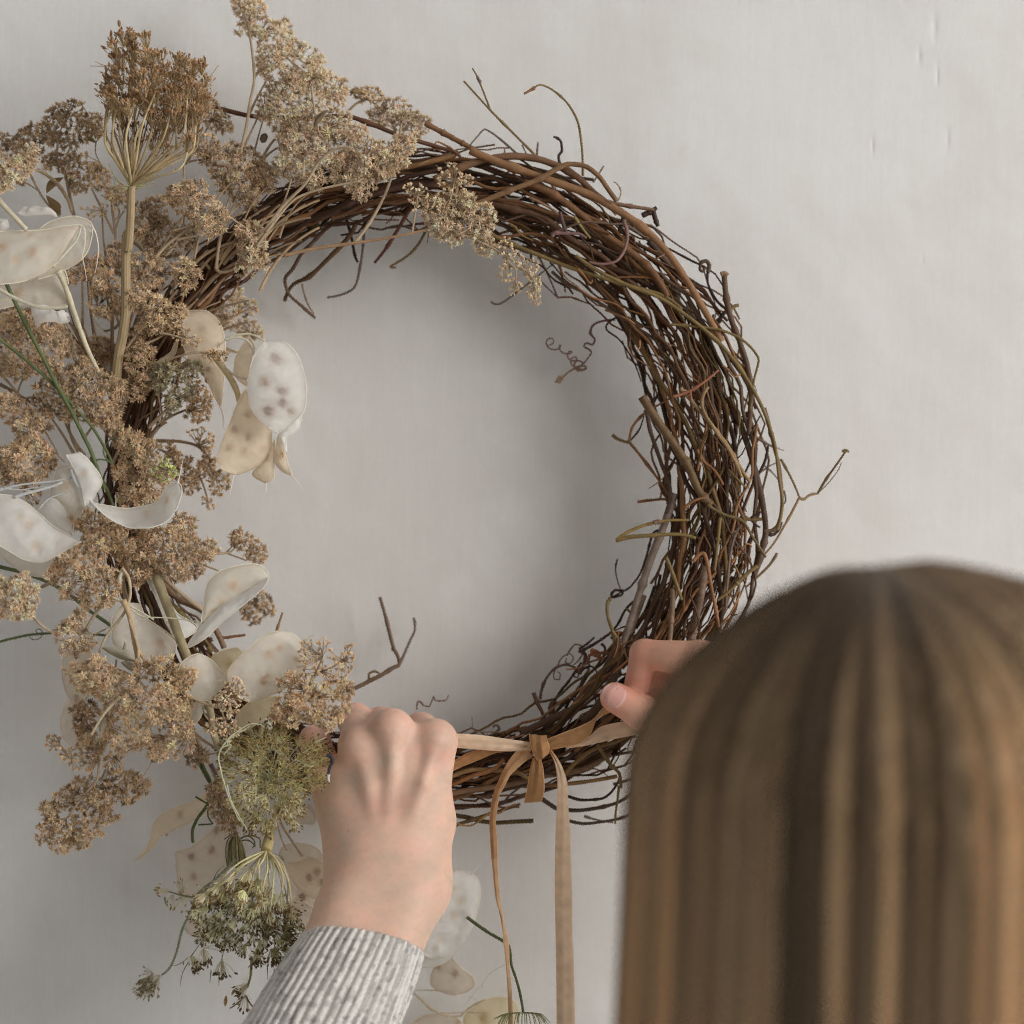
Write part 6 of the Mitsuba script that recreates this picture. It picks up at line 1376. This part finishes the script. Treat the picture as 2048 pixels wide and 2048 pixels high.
for q, dd in zip(c, d):
    ye = -0.104 + rg.uniform(-0.016, 0.024) * min(1, dd / 30)
    umbellet(u1, at(q[None] + [0, 9], ye)[0], [(q[0] - 330) / 420, rg.normal() * 0.4 + (-0.5 if ye < -0.105 else 0.2), 0.9], 24, 0.0080, 0.6, RAYC * 0.95, SEEDC * rg.uniform(0.8, 1.2), 0.0026, rg)
out2 = px("A 850,760 1550,760 1500,1040 1390,1160 1240,1220 1050,1150 930,1050")
c, d = darts(out2, 25, rg)
for q, dd in zip(c, d):
    umbellet(u1, at(q[None] + [0, 9], -0.104 + rg.uniform(-0.004, 0.020))[0], [(q[0] - 320) / 300, rg.normal() * 0.4, 0.9], 20, 0.0078, 0.65, RAYC * 0.8, SEEDC * rg.uniform(0.7, 1.0), 0.0025, rg)
for s, col in (("A 860,500 800,495 720,465", 1), ("A 870,490 790,500 680,497", 1), ("A 860,450 800,390 770,360", 1), ("A 1500,640 1560,600 1650,490", 1), ("A 1540,660 1610,645", 1), ("A 1540,720 1600,680", 1), ("A 840,340 835,300 838,250", 0), ("A 925,250 910,220 900,180", 0), ("A 840,360 815,350", 0), ("A 830,540 815,500", 0), ("A 845,590 830,600", 0)):
    twig("bristle", s, -0.108, 0.0003, RAYC * 0.8, n=4, parent=u1, bsdf="straw")
sd = MB()
tips = np.concatenate([at(px(s), -0.108) for s in ("A 838,262", "A 905,185", "A 808,352", "A 808,525", "A 832,595")])
stamp(sd, *SEEDS[0], frame(np.array([[0, 0, 1.0], [-.2, 0, 1], [-1, 0, .6], [-.3, 0, 1], [-.5, 0, -1]])), np.full(5, 0.0042), tips - [0, 0, 0.0015], np.tile(SEEDC * 0.8, (5, 1)))
sd.emit(sub(u1, "loose_seeds"), "floret", False)
for i in range(26):
    a = rg.uniform(-np.pi, np.pi)
    e1 = base + np.array([math.cos(a) * 45, math.sin(a) * 16 - 2]) * rg.uniform(0.5, 1.0)
    e2 = e1 + np.array([math.cos(a) * 22, rg.uniform(-45, 14)])
    twig("bract", "X " + " ".join(f"{q[0]:.1f},{q[1]:.1f}" for q in (base, (base + e1) / 2 + [0, 4], e1, e2)), [-0.104, -0.104 + 0.02 * math.sin(a + 1.2)], 0.00042, (0.27, 0.25, 0.12) if i % 2 else (0.34, 0.29, 0.16), n=4, taper=0.3, parent=u1, bsdf="straw")

# the open green brown umbel that faces the camera
rg = np.random.default_rng(42)
u2 = thing("wild_carrot_umbel", "open green brown seed umbel facing the camera beside the left hand", "seed head", "wild carrot seed heads on the wreath")
G_RAY, G_SEED = np.array([0.76, 0.68, 0.45]), np.array([0.27, 0.19, 0.085])
poly2 = px("X 446,1561 442,1510 446,1490 470,1466 520,1447 565,1458 597,1485 640,1480 662,1490 668,1532 650,1560 616,1577 606,1640 590,1650 541,1659 496,1661 470,1632")
ctr2 = np.array([540.0, 1560.0])
twig("stalk", "X 560,1430 520,1470 530,1560", [-0.06, -0.085], 0.002, (0.34, 0.30, 0.15), parent=u2, bsdf="straw")
c, d = darts(poly2, 13.5, rg)
for q, dd in zip(c, d):
    if meshkit.noise(np.array([[q[0] / 15, q[1] / 15, 3.0]]), 5)[0] < 0.22:
        continue
    v2 = (q - ctr2) / 95
    rr = np.hypot(*v2)
    ye = -0.132 + 0.016 * rr ** 2 + rg.normal() * 0.002 + 0.028 * math.exp(-(rr / 0.3) ** 2)
    b3 = at((ctr2 + (q - ctr2) * 0.9)[None], ye + 0.009)[0]
    umbellet(u2, b3, [v2[0] * 0.9, -0.75, -v2[1] * 0.9], 19, 0.0070, 0.85, G_RAY * rg.uniform(0.85, 1.15) * [1.0, 1.05, 0.95], G_SEED, 0.0020, rg, 0.8)
    if rg.random() < 0.5:
        mid = ctr2 + (q - ctr2) * 0.55
        ray(u2, "X " + " ".join(f"{a[0]:.1f},{a[1]:.1f}" for a in (ctr2, mid, ctr2 + (q - ctr2) * 0.9)), [-0.085, -0.1, ye + 0.009], 0.00045, G_RAY * 0.9)
for s in ("F 580,1640 620,1590 700,1530 770,1500 830,1505 860,1530", "F 560,1660 640,1570 720,1550", "G 1480,1080 1460,1000 1500,900 1640,800 1700,760", "G 1500,1180 1530,1280 1580,1400 1620,1480", "G 1470,1060 1490,1150 1540,1300", "F 1250,1640 1290,1620 1330,1600", "G 1480,930 1560,900 1500,980", "H 770,260 800,380 860,500 920,600"):
    twig("ray", s, -0.128, 0.0004, G_RAY * [0.75, 0.8, 0.8], n=5, parent=u2, bsdf="straw")
twig("dark_bract", "I 355,630 395,640 410,690 380,760 372,820", -0.137, 0.0011, (0.05, 0.04, 0.055), n=7, parent=u2, bsdf="straw")
twig("pale_bract_tip", "I 372,815 370,850 380,890", -0.1375, 0.0009, (0.75, 0.72, 0.68), n=6, taper=0.5, parent=u2, bsdf="straw")

# the hanging bird's nest umbel
rg = np.random.default_rng(43)
u3 = thing("wild_carrot_umbel", "hanging green seed head with arched pale rays left of the cuff", "seed head", "wild carrot seed heads on the wreath")
D_SEED = np.array([0.15, 0.105, 0.045])
twig("stalk", "H 1085,540 1090,640 1080,700 1062,760", [-0.1, -0.112], 0.0026, (0.36, 0.29, 0.14), n=12, taper=1.15, parent=u3, bsdf="straw")
R3 = ["1062,765 960,830 880,880 835,950", "1062,765 1000,860 960,980 940,1050 890,1102", "1062,765 1020,860 935,905", "1065,770 1075,890 1050,1000 1030,1130", "1070,775 1125,900 1115,1050 1092,1222", "1075,770 1150,850 1190,960 1170,1110", "1078,770 1180,880 1240,1020 1255,1220", "1062,765 900,830 780,920 720,1000", "1062,765 880,870 790,960 700,1030 620,1080", "1062,765 1010,900 1015,990",
      "1080,770 1200,880 1230,1050 1210,1200", "1062,765 940,900 840,1010 760,1080", "1070,775 1100,880 1060,960", "1070,770 1160,900 1225,1150", "1062,770 1000,950 960,1150", "1062,770 900,950 800,1150 760,1280", "1070,775 1090,1000 1060,1300", "1076,775 1180,1000 1200,1330"]
for i, s in enumerate(R3):
    fr_ = i < 10
    ray(u3, "H " + s, [-0.112, -0.128 if fr_ else -0.115, -0.124 if fr_ else -0.110], 0.00065 if fr_ else 0.0005, np.array([0.60, 0.50, 0.27]) * rg.uniform(0.85, 1.15) if fr_ else G_RAY * 0.6)
    e = px("H " + s.split()[-1])
    umbellet(u3, at(e, -0.122 if fr_ else -0.110)[0], [(e[0, 0] - 520) / 120, -0.35, -0.8], 26, 0.0082, 0.75, G_RAY, D_SEED * 1.5, 0.0019, rg)
poly3 = px("H 590,1150 640,1060 700,1090 760,990 830,1050 890,930 960,1010 1010,930 1060,1060 1150,1090 1180,1190 1250,1230 1285,1350 1260,1480 1200,1540 1000,1540 900,1480 760,1480 650,1460 570,1460 600,1350 545,1270")
c, d = darts(poly3, 14, rg)
for q, dd in zip(c, d):
    low = (q[1] - 1800) / 90
    ye = -0.114 - 0.014 * min(1, dd / 40) * (1.2 if low < 0 else 0.5) + rg.normal() * 0.003
    lite = 1.25 if (low < 0.1 and rg.random() < 0.7) else 0.85
    umbellet(u3, at(q[None] - [0, 8], ye)[0], [(q[0] - 510) / 110, -0.45 if low < 0 else -0.2, -0.75], 22, 0.0064, 0.9, G_RAY * lite * [0.92, 1.0, 0.82] * rg.uniform(0.75, 1.15), D_SEED if low > 0 else G_SEED * 1.25, 0.0018, rg)
for s, ax3, n in (("H 500,1555", (0.4, -.2, -.6), 30), ("H 730,1590", (-.1, -.2, -1), 26), ("H 1130,1490", (0.1, -.2, -1), 44), ("H 1000,1500", (-0.1, 0, -1), 22), ("H 590,1500", (0.3, -0.2, -.5), 26), ("H 1190,1560", (0.6, 0, -0.6), 16)):
    umbellet(u3, at(px(s), -0.115)[0], ax3, n, 0.0088, 0.75, G_RAY * 0.85, D_SEED, 0.0021, rg)
for s in ("H 500,1555 540,1500 590,1430", "H 730,1590 745,1510 770,1440", "H 1130,1490 1120,1400", "H 480,1600 430,1700 418,1780", "H 470,1570 400,1620 355,1630", "H 500,1640 515,1700", "H 650,1660 640,1760", "H 710,1700 708,1780", "H 1075,1620 1075,1735", "H 1125,1650 1135,1760", "H 1160,1600 1220,1690", "H 545,1110 600,1060 650,1010", "H 660,1010 690,930 750,870", "H 1200,830 1150,790 1110,780", "H 540,1260 525,1180 520,1120"):
    twig("bract", s, -0.116, 0.0003, (0.17, 0.15, 0.09), n=4, taper=0.4, parent=u3, bsdf="straw")

# smaller heads
rg = np.random.default_rng(44)
u4 = thing("wild_carrot_umbel", "small closed dark green seed head half hidden behind the hanging one", "seed head", "wild carrot seed heads on the wreath")
for i in range(22):
    t = i / 21
    ray(u4, f"H 838,630 {820 - 40 + 110 * t:.0f},720 {770 + 150 * t:.0f},{890 - 40 * abs(t - 0.5):.0f}", [-0.07, -0.075 + 0.01 * rg.normal()], 0.0005, (0.2, 0.18, 0.09) if i % 3 else (0.34, 0.29, 0.16))
for s in ("H 830,650 790,660 760,760 775,880", "H 880,665 930,650 980,700 960,740", "H 870,670 950,645 1020,680 1020,740", "H 860,690 920,680 960,700 985,730", "H 830,640 780,655 750,675"):
    twig("bract", s, -0.072, 0.00045, (0.14, 0.13, 0.075), n=4, parent=u4, bsdf="straw")
twig("stalk", "H 838,635 810,560 770,470", -0.07, 0.0013, (0.3, 0.22, 0.13), parent=u4, bsdf="straw")
u5 = thing("wild_carrot_umbel", "tiny seed head dangling on a thread below the hanging one", "seed head", "wild carrot seed heads on the wreath")
twig("stalk", "H 955,1560 950,1680 925,1790", -0.105, 0.0008, (0.3, 0.27, 0.12), parent=u5, bsdf="straw")
umbellet(u5, at(px("H 925,1770"), -0.105)[0], (-0.75, -0.3, -0.55), 26, 0.0075, 0.6, G_RAY * 0.8, D_SEED * 1.3, 0.0020, rg)
umbellet(u5, at(px("H 910,1850"), -0.105)[0], (-0.2, 0, -1), 12, 0.008, 0.7, G_RAY * 0.7, D_SEED * 1.3, 0.0022, rg)
for s in ("H 910,1850 850,1910 790,1950", "H 915,1860 950,1920 990,1960", "H 760,1890 755,1930"):
    twig("bract", s, -0.105, 0.0005, (0.2, 0.17, 0.1), n=4, parent=u5, bsdf="straw")
sb = MB()
stamp(sb, *SEEDS[1], frame(np.array([[0.1, 0, 1.0], [0.5, -.2, 1]])), np.array([0.006, 0.004]), at(px("H 755,1935 805,1850"), -0.105), np.tile(G_SEED * 1.6, (2, 1)))
sb.emit(sub(u5, "loose_seeds"), "floret", False)
u6 = thing("wild_carrot_umbel", "blurred small seed head on a long thin stalk at bottom left", "seed head", "wild carrot seed heads on the wreath")
twig("stalk", "H 840,820 700,960 600,1040 540,1100 500,1210 430,1360 390,1520 340,1640 280,1695", [-0.08, -0.05, -0.03], 0.0009, (0.26, 0.27, 0.19), k=50, parent=u6, bsdf="straw")
for ox, oy in ((0, 0), (-60, 30), (-110, 60), (-30, 80), (-80, 110), (-130, 110), (-10, 40), (-60, -20), (-100, 20)):
    umbellet(u6, at(px(f"H {260 + ox * 0.8:.0f},{1700 + oy * 0.8:.0f}"), -0.028)[0], (-0.5 + ox / 200, -0.2, -0.6 - oy / 200), 16, 0.0068, 0.75, G_RAY * 0.7, D_SEED * 1.6, 0.0019, rg, 0.8)
for s, ax3, n, sc in (("H 500,1110", (-1, -.2, 0.35), 14, 1), ("H 440,1080", (-0.3, -.2, 0.9), 12, 1), ("H 430,1110", (-.3, 0, -1), 10, 1), ("H 330,1070", (-1, 0, 0.2), 16, 0.9), ("H 360,1090", (-.6, 0, -1), 8, 0.9)):
    umbellet(u6, at(px(s), -0.07)[0], ax3, n, 0.0075 * sc, 0.65, G_RAY * 0.9, G_SEED * 1.5, 0.0021, rg, 0.7)
for s in ("H 530,1110 440,1100 370,1080 330,1070", "H 535,1100 520,1170 530,1270", "H 540,1105 600,1060 690,1010", "H 300,1110 310,1160 325,1175"):
    twig("bract", s, -0.072, 0.0005, (0.2, 0.2, 0.13), n=4, parent=u6, bsdf="straw")
u7 = thing("wild_carrot_umbel", "fine green seed head on a bent green stalk at the bottom edge", "seed head", "wild carrot seed heads on the wreath")
twig("stalk", "P 760,600 850,670 935,735 1050,815 1160,880 1200,920 1210,975 1215,1040 1250,1150 1285,1280 1308,1420", [-0.05, -0.085], 0.0010, (0.10, 0.125, 0.045), k=60, taper=0.8, parent=u7, bsdf="straw")
for i in range(26):
    a = np.pi * (i + 0.5) / 26
    ex, ey = 1308 + 240 * math.cos(a) * rg.uniform(0.6, 1), 1445 + 80 * rg.random() + 70 * math.sin(a)
    ray(u7, f"P 1308,1418 {1308 + 0.55 * (ex - 1308):.0f},{1425 - 10 * math.sin(a):.0f} {ex:.0f},{ey:.0f}", [-0.085, -0.085 + 0.02 * rg.normal()], 0.00032, (0.17, 0.19, 0.08) if i % 2 else (0.28, 0.27, 0.12))
for i in range(10):
    ex = 1180 + 300 * i / 9
    umbellet(u7, at(np.array([[700 + ex / 3.7734, 1650 + 1560 / 3.7734]]), -0.085 + 0.012 * rg.normal())[0], (0.3 * rg.normal(), -0.2, -0.8), 14, 0.006, 0.7, G_RAY * 0.7, G_SEED, 0.0017, rg)
